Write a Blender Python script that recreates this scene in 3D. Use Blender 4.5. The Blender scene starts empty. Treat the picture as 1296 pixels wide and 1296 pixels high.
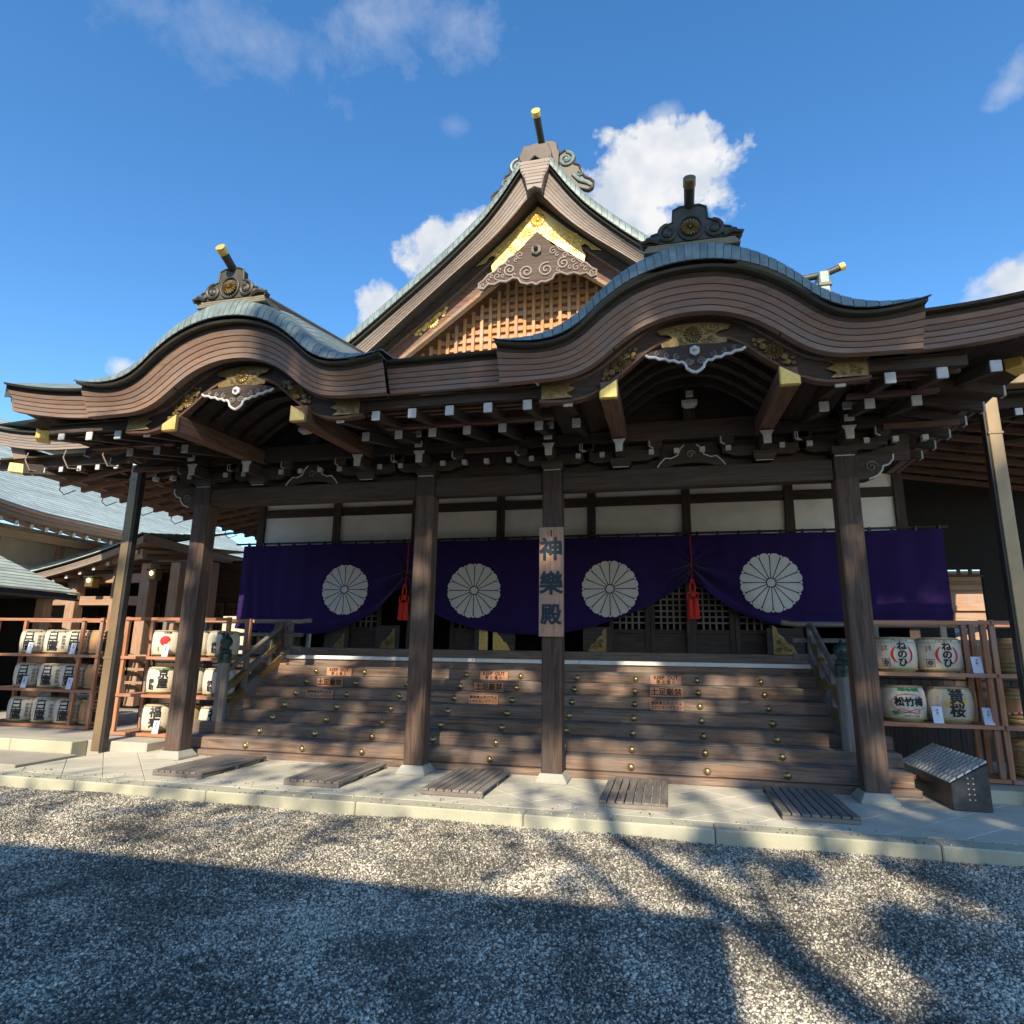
import bpy, bmesh, math, random
from mathutils import Vector, Matrix, Quaternion
R_ = math.radians
random.seed(7)
SC = bpy.context.scene
COL = SC.collection

# ------------------------------------------------------------------ camera
F_PX, PPX, EYE = 810.0, 648.0, 1.62
def cam_axes(yaw, pitch, roll):
    cy, sy, cp, sp = math.cos(yaw), math.sin(yaw), math.cos(pitch), math.sin(pitch)
    fwd = Vector((-sy*cp, cy*cp, sp)); right = Vector((cy, sy, 0)); up = right.cross(fwd)
    cr, sr = math.cos(roll), math.sin(roll)
    return cr*right + sr*up, -sr*right + cr*up, fwd
CR, CU, CF = cam_axes(R_(13.46), R_(12.26), R_(.91))
cam = bpy.data.cameras.new('camera'); cam.sensor_width = 36; cam.lens = 36*F_PX/1296
cam.clip_start = .05; cam.clip_end = 3000
camo = bpy.data.objects.new('camera', cam); COL.objects.link(camo)
mw = Matrix((CR, CU, -CF)).transposed().to_4x4(); mw.translation = (0, 0, EYE)
camo.matrix_world = mw; SC.camera = camo
def ray(u, v):
    return CR*((u-PPX)/F_PX) - CU*((v-PPX)/F_PX) + CF
def atY(u, v, y):
    d = ray(u, v); t = y/d.y
    return Vector((d.x*t, y, EYE+d.z*t))

# ------------------------------------------------------------------ sky and sun
SUN_EL, SUN_AZ = 34.0, 5.0            # sun behind the camera, 5 degrees to the right of the facade normal
SD = Vector((math.sin(R_(SUN_AZ))*math.cos(R_(SUN_EL)), -math.cos(R_(SUN_AZ))*math.cos(R_(SUN_EL)), math.sin(R_(SUN_EL))))
W = bpy.data.worlds.new('World'); SC.world = W; W.use_nodes = True
nt = W.node_tree; N = nt.nodes; L = nt.links
N.clear()
wout = N.new('ShaderNodeOutputWorld'); bg = N.new('ShaderNodeBackground')
sky = N.new('ShaderNodeTexSky'); sky.sky_type = 'NISHITA'; sky.sun_disc = False
sky.sun_elevation = R_(SUN_EL); sky.sun_rotation = math.atan2(SD.x, SD.y)
sky.air_density = 1.0; sky.dust_density = .25; sky.ozone_density = 2.2
hsv = N.new('ShaderNodeHueSaturation'); hsv.inputs['Saturation'].default_value = 1.27; hsv.inputs['Value'].default_value = .95
L.new(sky.outputs[0], hsv.inputs['Color'])
tc = N.new('ShaderNodeTexCoord')
def wmath(op, a, b=None, c=None, clamp=False):
    n = N.new('ShaderNodeMath'); n.operation = op; n.use_clamp = clamp
    for i, x in enumerate((a, b, c)):
        if x is None: continue
        if isinstance(x, (int, float)): n.inputs[i].default_value = x
        else: L.new(x, n.inputs[i])
    return n.outputs[0]
def wnoise(scale, detail, rough, dist=0):
    n = N.new('ShaderNodeTexNoise'); n.inputs['Scale'].default_value = scale; n.inputs['Detail'].default_value = detail
    n.inputs['Roughness'].default_value = rough; n.inputs['Distortion'].default_value = dist
    L.new(tc.outputs['Generated'], n.inputs['Vector']); return n.outputs[0]
nz_big = wnoise(9, 6, .62, .25); nz_fine = wnoise(26, 3, .6)
shade = wnoise(14, 3, .55)
# (u, v, horizontal radius px, vertical radius px, opacity, softness)
CLOUDS = [(835, 225, 105, 68, 1, .16), (790, 290, 110, 60, 1, .18), (560, 318, 55, 52, 1, .16), (600, 300, 50, 42, .95, .18), (487, 395, 40, 30, .95, .18),
          (1285, 352, 52, 40, .95, .3), (1290, 90, 34, 52, .55, .6), (490, 25, 110, 70, .5, .8), (290, 40, 150, 75, .42, .9),
          (838, 146, 26, 18, .5, .6), (160, 470, 26, 18, .8, .4), (575, 160, 22, 16, .22, .8), (930, 500, 200, 60, .8, .3),
          (-500, 380, 260, 90, .9, .4), (1900, 420, 260, 110, .9, .4), (-900, 100, 300, 140, .5, .7), (2500, 0, 320, 160, .5, .7)]
tot = None
for (u, v, rx, ry, op, soft) in CLOUDS:
    c = ray(u, v).normalized()
    ex = (ray(u+rx, v).normalized()-c); ey = (ray(u, v-ry).normalized()-c)
    sub = N.new('ShaderNodeVectorMath'); sub.operation = 'SUBTRACT'; L.new(tc.outputs['Generated'], sub.inputs[0]); sub.inputs[1].default_value = c
    ds = []
    for e in (ex, ey):
        dt = N.new('ShaderNodeVectorMath'); dt.operation = 'DOT_PRODUCT'; L.new(sub.outputs[0], dt.inputs[0])
        dt.inputs[1].default_value = e/(e.length_squared); ds.append(wmath('POWER', wmath('ABSOLUTE', dt.outputs['Value']), 2))
    ddc = N.new('ShaderNodeVectorMath'); ddc.operation = 'DOT_PRODUCT'; L.new(tc.outputs['Generated'], ddc.inputs[0]); ddc.inputs[1].default_value = c
    front = wmath('GREATER_THAN', ddc.outputs['Value'], .2)
    d = wmath('SQRT', wmath('ADD', ds[0], ds[1]))
    # density falls with the distance from the centre, broken up by noise
    t = wmath('SUBTRACT', 1.0, d)
    t = wmath('ADD', t, wmath('MULTIPLY', wmath('SUBTRACT', nz_big, .5), 2.6 if soft < .5 else 3.2))
    t = wmath('ADD', t, wmath('MULTIPLY', wmath('SUBTRACT', nz_fine, .5), 1.0))
    t = wmath('DIVIDE', t, soft*2, clamp=True)
    t = wmath('MULTIPLY', wmath('MULTIPLY', t, op), front)
    tot = t if tot is None else wmath('MAXIMUM', tot, t)
ccol = N.new('ShaderNodeMix'); ccol.data_type = 'RGBA'
ccol.inputs[6].default_value = (2.3, 2.55, 2.9, 1); ccol.inputs[7].default_value = (3.35, 3.35, 3.4, 1)
cr = N.new('ShaderNodeMapRange'); cr.inputs['From Min'].default_value = .38; cr.inputs['From Max'].default_value = .6
L.new(shade, cr.inputs['Value']); L.new(cr.outputs[0], ccol.inputs[0])
mixc = N.new('ShaderNodeMix'); mixc.data_type = 'RGBA'
L.new(tot, mixc.inputs[0]); L.new(hsv.outputs[0], mixc.inputs[6]); L.new(ccol.outputs[2], mixc.inputs[7])
L.new(mixc.outputs[2], bg.inputs['Color']); bg.inputs['Strength'].default_value = .15
W.cycles.sampling_method = 'MANUAL'; W.cycles.sample_map_resolution = 512
L.new(bg.outputs[0], wout.inputs['Surface'])
sun = bpy.data.lights.new('sun', 'SUN'); sun.energy = 4.2; sun.angle = R_(.53); sun.color = (1, .875, .67)
suno = bpy.data.objects.new('sun', sun); COL.objects.link(suno); suno.rotation_euler = SD.to_track_quat('Z', 'Y').to_euler(); suno.location = (5, -20, 30)
SC.view_settings.view_transform = 'Standard'; SC.view_settings.look = 'None'; SC.view_settings.exposure = .9; SC.view_settings.gamma = 1
SC.cycles.max_bounces = 6; SC.cycles.diffuse_bounces = 4; SC.cycles.transparent_max_bounces = 8

# ------------------------------------------------------------------ materials
MATS = {}
def newmat(name):
    m = bpy.data.materials.new(name); m.use_nodes = True; MATS[name] = m
    nt = m.node_tree; b = nt.nodes['Principled BSDF']
    return m, nt, b
def nd(nt, t, **kw):
    n = nt.nodes.new(t)
    for k, v in kw.items():
        if k in n.inputs: n.inputs[k].default_value = v
        else: setattr(n, k, v)
    return n
def ramp(nt, fac, stops):
    r = nt.nodes.new('ShaderNodeValToRGB'); e = r.color_ramp.elements
    while len(e) < len(stops): e.new(.5)
    for q, (p, c) in zip(e, stops): q.position = p; q.color = (*c, 1)
    nt.links.new(fac, r.inputs[0]); return r.outputs[0]
def coords(nt, scale=(1, 1, 1), rnd=True, world=False):
    t = nt.nodes.new('ShaderNodeTexCoord'); mp = nt.nodes.new('ShaderNodeMapping'); mp.inputs['Scale'].default_value = scale
    if world:
        g = nt.nodes.new('ShaderNodeNewGeometry'); nt.links.new(g.outputs['Position'], mp.inputs['Vector']); return mp.outputs[0]
    if rnd:
        oi = nt.nodes.new('ShaderNodeObjectInfo'); ml = nd(nt, 'ShaderNodeMath', operation='MULTIPLY'); ml.inputs[1].default_value = 37.0
        nt.links.new(oi.outputs['Random'], ml.inputs[0])
        ad = nd(nt, 'ShaderNodeVectorMath', operation='ADD'); nt.links.new(t.outputs['Object'], ad.inputs[0]); nt.links.new(ml.outputs[0], ad.inputs[1])
        nt.links.new(ad.outputs[0], mp.inputs['Vector'])
    else: nt.links.new(t.outputs['Object'], mp.inputs['Vector'])
    return mp.outputs[0]
def noise(nt, vec, scale, detail=5, rough=.55, dist=0):
    n = nd(nt, 'ShaderNodeTexNoise', Scale=scale, Detail=detail, Roughness=rough, Distortion=dist); nt.links.new(vec, n.inputs['Vector']); return n.outputs[0]
def bump(nt, b, h, strength, dist=.01):
    n = nd(nt, 'ShaderNodeBump', Strength=strength, Distance=dist); nt.links.new(h, n.inputs['Height']); nt.links.new(n.outputs[0], b.inputs['Normal'])
def mixrgb(nt, fac, a, c, mode='MIX'):
    n = nt.nodes.new('ShaderNodeMix'); n.data_type = 'RGBA'; n.blend_type = mode
    for i, x in ((0, fac), (6, a), (7, c)):
        if hasattr(x, 'is_linked') or hasattr(x, 'links'): nt.links.new(x, n.inputs[i])
        elif i == 0: n.inputs[0].default_value = x
        else: n.inputs[i].default_value = (*x, 1)
    return n.outputs[2]
def objvar(nt, col, amt):
    oi = nt.nodes.new('ShaderNodeObjectInfo'); mr = nd(nt, 'ShaderNodeMapRange'); mr.inputs['To Min'].default_value = 1-amt; mr.inputs['To Max'].default_value = 1+amt
    nt.links.new(oi.outputs['Random'], mr.inputs['Value'])
    n = nt.nodes.new('ShaderNodeVectorMath'); n.operation = 'SCALE'; nt.links.new(col, n.inputs[0]); nt.links.new(mr.outputs[0], n.inputs['Scale']); return n.outputs[0]
def wood(name, c, axis='z', dark=.5, light=1.35, rough=.75, var=.15, grain=1.0, grey=None):
    m, nt, b = newmat(name)
    sc = {'x': (1.2, 22, 22), 'y': (22, 1.2, 22), 'z': (22, 22, 1.2)}[axis]
    v = coords(nt, tuple(s*grain for s in sc)); n1 = noise(nt, v, 1.0, 3, .65, 1.2)
    v2 = coords(nt, (1.6, 1.6, 1.6)); n2 = noise(nt, v2, 1.6, 2, .6)
    C = lambda k: tuple(min(1, x*k) for x in c)
    col = ramp(nt, n1, [(.28, C(dark)), (.5, C(1)), (.72, C(light))])
    g = grey or tuple((sum(c)/3*.9+x*.25) for x in c)
    f = nd(nt, 'ShaderNodeMapRange'); f.inputs['From Min'].default_value = .42; f.inputs['From Max'].default_value = .7; nt.links.new(n2, f.inputs['Value'])
    mm = nd(nt, 'ShaderNodeMath', operation='MULTIPLY'); mm.inputs[1].default_value = .55; nt.links.new(f.outputs[0], mm.inputs[0])
    col = mixrgb(nt, mm.outputs[0], col, g)
    col = objvar(nt, col, var)
    nt.links.new(col, b.inputs['Base Color']); b.inputs['Roughness'].default_value = rough
    b.inputs['Specular IOR Level'].default_value = .25
    bump(nt, b, n1, .35, .006); return m
def plain(name, c, rough=.6, metal=0, var=.08, nscale=6, nvar=.18, bumps=.0, emis=None, spec=.4):
    m, nt, b = newmat(name)
    v = coords(nt); n1 = noise(nt, v, nscale, 2, .6)
    C = lambda k: tuple(min(1, x*k) for x in c)
    col = ramp(nt, n1, [(.3, C(1-nvar)), (.7, C(1+nvar))]); col = objvar(nt, col, var)
    nt.links.new(col, b.inputs['Base Color']); b.inputs['Roughness'].default_value = rough; b.inputs['Metallic'].default_value = metal
    b.inputs['Specular IOR Level'].default_value = spec
    if bumps: bump(nt, b, n1, bumps, .01)
    if emis: b.inputs['Emission Color'].default_value = (*emis[:3], 1); b.inputs['Emission Strength'].default_value = emis[3]
    return m
for ax in 'xyz':
    wood('dark_wood_'+ax, (.066, .046, .036), ax, .55, 1.5)
    wood('col_wood_'+ax, (.092, .058, .042), ax, .4, 1.6)
    wood('step_wood_'+ax, (.20, .13, .093), ax, .4, 1.5, var=.25)
    wood('grey_wood_'+ax, (.20, .17, .145), ax, .5, 1.35)
    wood('red_wood_'+ax, (.16, .085, .058), ax, .45, 1.5)
    wood('fascia_'+ax, (.25, .155, .112), ax, .75, 1.2, var=.1, rough=.6)
    wood('pale_fascia_'+ax, (.30, .235, .195), ax, .75, 1.2, var=.08, rough=.65)
    wood('lattice_'+ax, (.54, .27, .115), ax, .7, 1.25, var=.12)
    wood('orange_wood_'+ax, (.36, .15, .06), ax, .6, 1.25, var=.12)
    wood('rack_'+ax, (.40, .175, .09), ax, .6, 1.3, var=.12, rough=.55)
    wood('tan_wood_'+ax, (.40, .24, .15), ax, .65, 1.25, var=.1)
wood('sign_wood_z', (.40, .235, .16), 'z', .6, 1.25, var=.05)
wood('notice_wood_x', (.52, .24, .125), 'x', .75, 1.2, var=.08)
def copper(name, c, streak):
    m, nt, b = newmat(name)
    n1 = noise(nt, coords(nt, (3, 3, 3)), 1.4, 4, .65); n2 = noise(nt, coords(nt, streak), 1.0, 2, .6)
    C = lambda k, w=0: tuple(min(1, x*k+w*y) for x, y in zip(c, (.06, .02, -.02)))
    col = ramp(nt, n1, [(.25, C(.55, .6)), (.48, C(1)), (.75, C(1.35))])
    col2 = ramp(nt, n2, [(.35, C(.6)), (.65, C(1.2))]); col = mixrgb(nt, .45, col, col2); col = objvar(nt, col, .12)
    nt.links.new(col, b.inputs['Base Color']); b.inputs['Roughness'].default_value = .5; b.inputs['Metallic'].default_value = .15
    bump(nt, b, n1, .15, .01); return m
copper('copper', (.185, .235, .222), (9, 2, 9))
copper('copper_dark', (.055, .052, .040), (6, 6, 6))
copper('oni_brown', (.052, .037, .027), (6, 6, 6))
copper('ridge_tan', (.22, .19, .125), (6, 6, 6))
copper('copper_far', (.47, .53, .475), (1, 1, 14))
plain('edge_dark', (.03, .032, .036), .5)
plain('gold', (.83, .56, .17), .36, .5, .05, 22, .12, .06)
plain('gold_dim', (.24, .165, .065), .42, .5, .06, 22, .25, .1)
plain('stud', (.45, .34, .16), .32, .85, .12, 20, .25)
plain('bronze_green', (.045, .068, .058), .45, .5, .05, 18, .4)
plain('white_paint', (.56, .55, .54), .6, 0, .06, 14, .12)
plain('stone_white', (.74, .72, .68), .55, 0, .04, 9, .1)
plain('plaster', (.84, .77, .69), .85, 0, .05, 2.5, .08)
plain('cream_wall', (.62, .52, .40), .85, 0, .04, 3, .08)
plain('ink', (.012, .014, .018), .5, 0, 0)
plain('ink_blue', (.012, .03, .045), .35, 0, 0)
plain('brown_ink', (.05, .018, .008), .6, 0, 0)
plain('red_cord', (.62, .028, .015), .75, 0, .05, 60, .3, .4)
plain('label_red', (.62, .02, .025), .6, 0, 0)
plain('label_green', (.03, .22, .07), .6, 0, 0)
plain('label_gold', (.72, .5, .15), .6, 0, 0)
plain('card', (.62, .66, .78), .6, 0, .03)
plain('black_metal', (.045, .047, .05), .42, .3, .02, 12, .3, .1)
plain('grille', (.50, .50, .48), .55, .2, .05, 20, .2)
plain('pole_tan', (.27, .19, .11), .38, .35, .03, 3, .15)
plain('pole_dark', (.03, .028, .028), .5)
plain('shade_black', (.012, .011, .011), .9)  # near-black colour standing in for shade on the surfaces that use it
plain('crest_white', (.60, .575, .55), .85, 0, .02, 25, .07)
plain('glow', (.9, .75, .4), .5, 0, 0, 6, .1, 0, (1, .72, .3, 6))
plain('bark', (.07, .05, .04), .9, 0, .1, 9, .4, .6)
# foliage
def foliage(name, c):
    m, nt, b = newmat(name)
    n1 = noise(nt, coords(nt, world=True), .9, 4, .6)
    col = ramp(nt, n1, [(.3, tuple(x*.55 for x in c)), (.7, tuple(x*1.5 for x in c))])
    nt.links.new(col, b.inputs['Base Color']); b.inputs['Roughness'].default_value = .6; return m
foliage('leaf', (.05, .085, .03))
# straw / rush wrap of the barrels
def straw(name, c):
    m, nt, b = newmat(name)
    n1 = noise(nt, coords(nt, (60, 60, 3)), 1, 4, .6); n2 = noise(nt, coords(nt), 7, 3, .5)
    C = lambda k: tuple(min(1, x*k) for x in c)
    col = mixrgb(nt, .3, ramp(nt, n1, [(.3, C(.7)), (.65, C(1.1))]), ramp(nt, n2, [(.35, C(.75)), (.65, C(1.15))]))
    col = objvar(nt, col, .08)
    nt.links.new(col, b.inputs['Base Color']); b.inputs['Roughness'].default_value = .8; bump(nt, b, n1, .4, .006); return m
straw('wrap_white', (.62, .565, .46)); straw('straw', (.42, .33, .16)); straw('straw_brown', (.44, .25, .12)); straw('straw_green', (.33, .33, .15))
# stone
def stone(name, c, rough=.75, sc=1.0, world=True):
    m, nt, b = newmat(name)
    v = coords(nt, (sc, sc, sc), world=world); n1 = noise(nt, v, 2.2, 4, .65); n2 = noise(nt, v, 90, 1, .6); n3 = noise(nt, v, .7, 3, .6)
    C = lambda k: tuple(min(1, x*k) for x in c)
    col = ramp(nt, n1, [(.3, C(.82)), (.7, C(1.12))]); col = mixrgb(nt, .35, col, ramp(nt, n2, [(.35, C(.72)), (.65, C(1.2))]))
    col = mixrgb(nt, .5, col, ramp(nt, n3, [(.36, tuple(x*y for x, y in zip(C(.66), (.95, 1, .93)))), (.62, C(1.1))])); col = objvar(nt, col, .06)
    nt.links.new(col, b.inputs['Base Color']); b.inputs['Roughness'].default_value = rough; bump(nt, b, n2, .25, .004); return m
stone('paver', (.56, .52, .42)); stone('kerb_stone', (.46, .435, .325)); stone('base_stone', (.37, .36, .31)); stone('slab', (.42, .38, .32)); stone('joint', (.26, .25, .22))
def gravel_mat():
    m, nt, b = newmat('gravel_bed')
    v = coords(nt, world=True)
    vo = nd(nt, 'ShaderNodeTexVoronoi', Scale=48.0); nt.links.new(v, vo.inputs['Vector'])
    sep = nd(nt, 'ShaderNodeSeparateColor'); nt.links.new(vo.outputs['Color'], sep.inputs[0])
    n3 = noise(nt, v, .8, 4, .6)
    col = ramp(nt, sep.outputs[0], [(0, (.07, .066, .055)), (.5, (.17, .157, .13)), (.85, (.3, .275, .225)), (1, (.45, .41, .34))])
    col = mixrgb(nt, .5, col, ramp(nt, n3, [(.35, (.08, .074, .062)), (.65, (.2, .184, .15))]))
    nt.links.new(col, b.inputs['Base Color']); b.inputs['Roughness'].default_value = .85
    iv = nd(nt, 'ShaderNodeMath', operation='SUBTRACT'); iv.inputs[0].default_value = 1; nt.links.new(vo.outputs['Distance'], iv.inputs[1])
    bump(nt, b, iv.outputs[0], .9, .012)
    m, nt, b = newmat('pebble')
    oi = nt.nodes.new('ShaderNodeAttribute'); oi.attribute_name = 'tint'; v = coords(nt, world=True); n3 = noise(nt, v, .75, 4, .62, .6)
    mr = nd(nt, 'ShaderNodeMapRange'); mr.inputs['From Min'].default_value = .36; mr.inputs['From Max'].default_value = .64; mr.inputs['To Min'].default_value = -.36; mr.inputs['To Max'].default_value = .26
    nt.links.new(n3, mr.inputs['Value'])
    ad = nd(nt, 'ShaderNodeMath', operation='ADD'); nt.links.new(oi.outputs['Fac'], ad.inputs[0]); nt.links.new(mr.outputs[0], ad.inputs[1])
    col = ramp(nt, ad.outputs[0], [(0, (.075, .068, .056)), (.35, (.21, .19, .15)), (.6, (.41, .37, .295)), (.82, (.64, .575, .46)), (1, (.80, .73, .59))])
    nt.links.new(col, b.inputs['Base Color']); b.inputs['Roughness'].default_value = .7
gravel_mat()
def cloth_mat():
    m, nt, b = newmat('curtain')
    t = nt.nodes.new('ShaderNodeTexCoord'); n1 = noise(nt, coords(nt, (260, 260, 260), rnd=False), 1, 2, .5); n2 = noise(nt, coords(nt, (1.2, 1, 1), rnd=False), 1.5, 4, .6)
    col = mixrgb(nt, .3, ramp(nt, n1, [(.3, (.017, .007, .056)), (.7, (.028, .011, .09))]), ramp(nt, n2, [(.3, (.016, .006, .054)), (.7, (.030, .012, .094))]))
    nt.links.new(col, b.inputs['Base Color']); b.inputs['Roughness'].default_value = .85; b.inputs['Sheen Weight'].default_value = .15
    b.inputs['Specular IOR Level'].default_value = .15; bump(nt, b, n1, .1, .002)
cloth_mat()

# ------------------------------------------------------------------ mesh helpers
class MB:
    def __init__(s): s.v = []; s.f = []
    def box(s, x0, x1, y0, y1, z0, z1):
        n = len(s.v); s.v += [(x, y, z) for z in (z0, z1) for y in (y0, y1) for x in (x0, x1)]
        s.f += [tuple(n+i for i in q) for q in ((0, 2, 3, 1), (4, 5, 7, 6), (0, 1, 5, 4), (2, 6, 7, 3), (0, 4, 6, 2), (1, 3, 7, 5))]; return s
    def beam(s, a, b, w, h, up=(0, 0, 1)):
        a, b = Vector(a), Vector(b); d = (b-a).normalized(); side = d.cross(Vector(up)).normalized(); u = side.cross(d)
        n = len(s.v)
        for p in (a, b):
            for i, j in ((-1, -1), (1, -1), (1, 1), (-1, 1)): s.v.append(tuple(p+side*(w/2*i)+u*(h/2*j)))
        s.f += [tuple(n+i for i in q) for q in ((0, 3, 2, 1), (4, 5, 6, 7), (0, 1, 5, 4), (1, 2, 6, 5), (2, 3, 7, 6), (3, 0, 4, 7))]; return s
    def grid(s, P, close=False):
        n = len(s.v); nu, nv = len(P), len(P[0])
        for row in P: s.v += [tuple(p) for p in row]
        for i in range(nu-1):
            for j in range(nv-1 if not close else nv):
                k = (j+1) % nv; s.f.append((n+i*nv+j, n+i*nv+k, n+(i+1)*nv+k, n+(i+1)*nv+j))
        return s
    def loft(s, secs):          # closed cross sections joined, ends capped
        n = len(s.v); nv = len(secs[0]); s.grid(secs, True)
        s.f.append(tuple(n+i for i in range(nv))[::-1]); s.f.append(tuple(n+(len(secs)-1)*nv+i for i in range(nv))); return s
    def tube(s, path, r, n=8):
        path = [Vector(p) for p in path]; secs = []
        rs = r if isinstance(r, (list, tuple)) else [r]*len(path)
        prev = None
        for i, p in enumerate(path):
            d = (path[min(i+1, len(path)-1)]-path[max(i-1, 0)]).normalized()
            if prev is None:
                a = Vector((0, 0, 1)) if abs(d.z) < .9 else Vector((1, 0, 0)); u = d.cross(a).normalized()
            else: u = (prev-d*prev.dot(d)).normalized()
            prev = u; w = d.cross(u)
            secs.append([p+u*(rs[i]*math.cos(2*math.pi*k/n))+w*(rs[i]*math.sin(2*math.pi*k/n)) for k in range(n)])
        return s.loft(secs)
    def prism(s, poly, y0, y1, fy=None):     # polygon in the x-z plane extruded along y
        n = len(s.v); k = len(poly)
        s.v += [(x, y0, z) for x, z in poly]+[(x, y1, z) for x, z in poly]
        s.f.append(tuple(range(n, n+k))); s.f.append(tuple(range(n+2*k-1, n+k-1, -1)))
        for i in range(k): j = (i+1) % k; s.f.append((n+i, n+k+i, n+k+j, n+j))
        return s
    def lathe(s, prof, n=20, c=(0, 0, 0)):
        return s.loft([[Vector(c)+Vector((r*math.cos(2*math.pi*k/n), r*math.sin(2*math.pi*k/n), z)) for k in range(n)] for r, z in prof])
    def ball(s, c, rx, ry, rz, nu=10, nv=6):
        secs = []
        for i in range(nv+1):
            a = -math.pi/2+math.pi*i/nv*1.0; cr_ = max(.02, math.cos(a))
            secs.append([Vector(c)+Vector((rx*cr_*math.cos(2*math.pi*k/nu), ry*cr_*math.sin(2*math.pi*k/nu), rz*math.sin(a))) for k in range(nu)])
        return s.loft(secs)
    def mesh(s, name, bevel=0, smooth=False, seg=1):
        m = bpy.data.meshes.new(name); m.from_pydata([tuple(v) for v in s.v], [], s.f); bm = bmesh.new(); bm.from_mesh(m)
        bmesh.ops.recalc_face_normals(bm, faces=bm.faces)
        if bevel:
            ed = [e for e in bm.edges if len(e.link_faces) == 2 and e.calc_face_angle(0) > .5]
            bmesh.ops.bevel(bm, geom=ed, offset=bevel, segments=seg, affect='EDGES', clamp_overlap=True)
        bm.to_mesh(m); bm.free()
        if smooth:
            for p in m.polygons: p.use_smooth = True
            try: m.set_sharp_from_angle(angle=R_(42))
            except Exception: pass
        return m
WL = {}
def tag(o, label=None, cat=None, group=None, kind=None):
    if label: o['label'] = label
    if cat: o['category'] = cat
    if group: o['group'] = group
    if kind: o['kind'] = kind
    return o
def root(name, loc, label=None, cat=None, group=None):
    o = bpy.data.objects.new(name, None); COL.objects.link(o); o.location = loc; o.empty_display_size = .2; WL[o.name] = Vector(loc)
    return tag(o, label, cat, group)
def put(name, mesh, mat, parent=None, loc=(0, 0, 0)):     # loc in world coordinates (unrotated parents)
    o = bpy.data.objects.new(name, mesh); COL.objects.link(o); WL[o.name] = Vector(loc)
    if mat is not None and len(mesh.materials) == 0: mesh.materials.append(MATS[mat])
    o.location = Vector(loc)-(WL[parent.name] if parent else Vector())
    o.parent = parent; return o
def add(name, mb, mat, parent=None, bevel=0, smooth=False, seg=1):   # MB in world coordinates
    xs = list(zip(*mb.v)); c = Vector([(min(a)+max(a))/2 for a in xs])
    mb.v = [tuple(Vector(v)-c) for v in mb.v]
    return put(name, mb.mesh(name, bevel, smooth, seg), mat, parent, c)
def addbox(name, b, mat, parent=None, bevel=.006): return add(name, MB().box(*b), mat, parent, bevel)
def lerp_tab(tab, x):
    if x <= tab[0][0]: return tab[0][1]
    for (a, p), (b, q) in zip(tab, tab[1:]):
        if x <= b: return p+(q-p)*(x-a)/(b-a)
    return tab[-1][1]
def smooth_tab(tab):          # Catmull-Rom through the table
    xs = [t[0] for t in tab]; ys = [t[1] for t in tab]; n = len(xs)
    m = [0]*n
    for i in range(n):
        a, b = max(0, i-1), min(n-1, i+1); m[i] = (ys[b]-ys[a])/(xs[b]-xs[a])
    def f(x):
        x = min(max(x, xs[0]), xs[-1])
        for i in range(n-1):
            if x <= xs[i+1]:
                h = xs[i+1]-xs[i]; t = (x-xs[i])/h
                return (2*t**3-3*t*t+1)*ys[i]+(t**3-2*t*t+t)*h*m[i]+(-2*t**3+3*t*t)*ys[i+1]+(t**3-t*t)*h*m[i+1]
    return f
def frange(a, b, n): return [a+(b-a)*i/n for i in range(n+1)]
def spiral(cx, cz, r0, turns, a0, direction=1, n=26, y=0, rend=.12):
    return [(cx+(r0*(1-(1-rend)*i/n))*math.cos(a0+direction*turns*2*math.pi*i/n), y, cz+(r0*(1-(1-rend)*i/n))*math.sin(a0+direction*turns*2*math.pi*i/n)) for i in range(n+1)]
_tc = {}
def text_mesh(body, size, bold=0, extr=.003, space=1.0, line=1.0, align='CENTER'):
    key = (body, size, bold, extr, line)
    if key in _tc: return _tc[key]
    c = bpy.data.curves.new('lettering', 'FONT'); c.body = body; c.size = size; c.align_x = align; c.align_y = 'CENTER'; c.extrude = extr; c.offset = 0
    c.space_line = line; c.space_character = space; c.resolution_u = 3
    o = bpy.data.objects.new('lettering', c); COL.objects.link(o); dg = bpy.context.evaluated_depsgraph_get()
    m = bpy.data.meshes.new_from_object(o.evaluated_get(dg)); bpy.data.objects.remove(o); bpy.data.curves.remove(c)
    m.materials.clear()
    m.transform(Matrix.Rotation(R_(90), 4, 'X'))      # stands upright, reads from -y
    if bold >= .0012:                                  # brush weight: the glyph laid over itself, shifted
        bm = bmesh.new()
        for i in range(9):
            k = len(bm.verts); bm.from_mesh(m); bm.verts.ensure_lookup_table()
            if i:
                a = math.pi*2*i/8
                for v in bm.verts[k:]: v.co += Vector((bold*math.cos(a), -.00025*i, bold*math.sin(a)))
        bm.to_mesh(m); bm.free()
    _tc[key] = m; return m
def letters(body, size, mat, parent, loc, bold=0, extr=.003, line=1.0, name='lettering'):
    m = text_mesh(body, size, bold, extr, 1.0, line).copy(); return put(name, m, mat, parent, loc)

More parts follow.
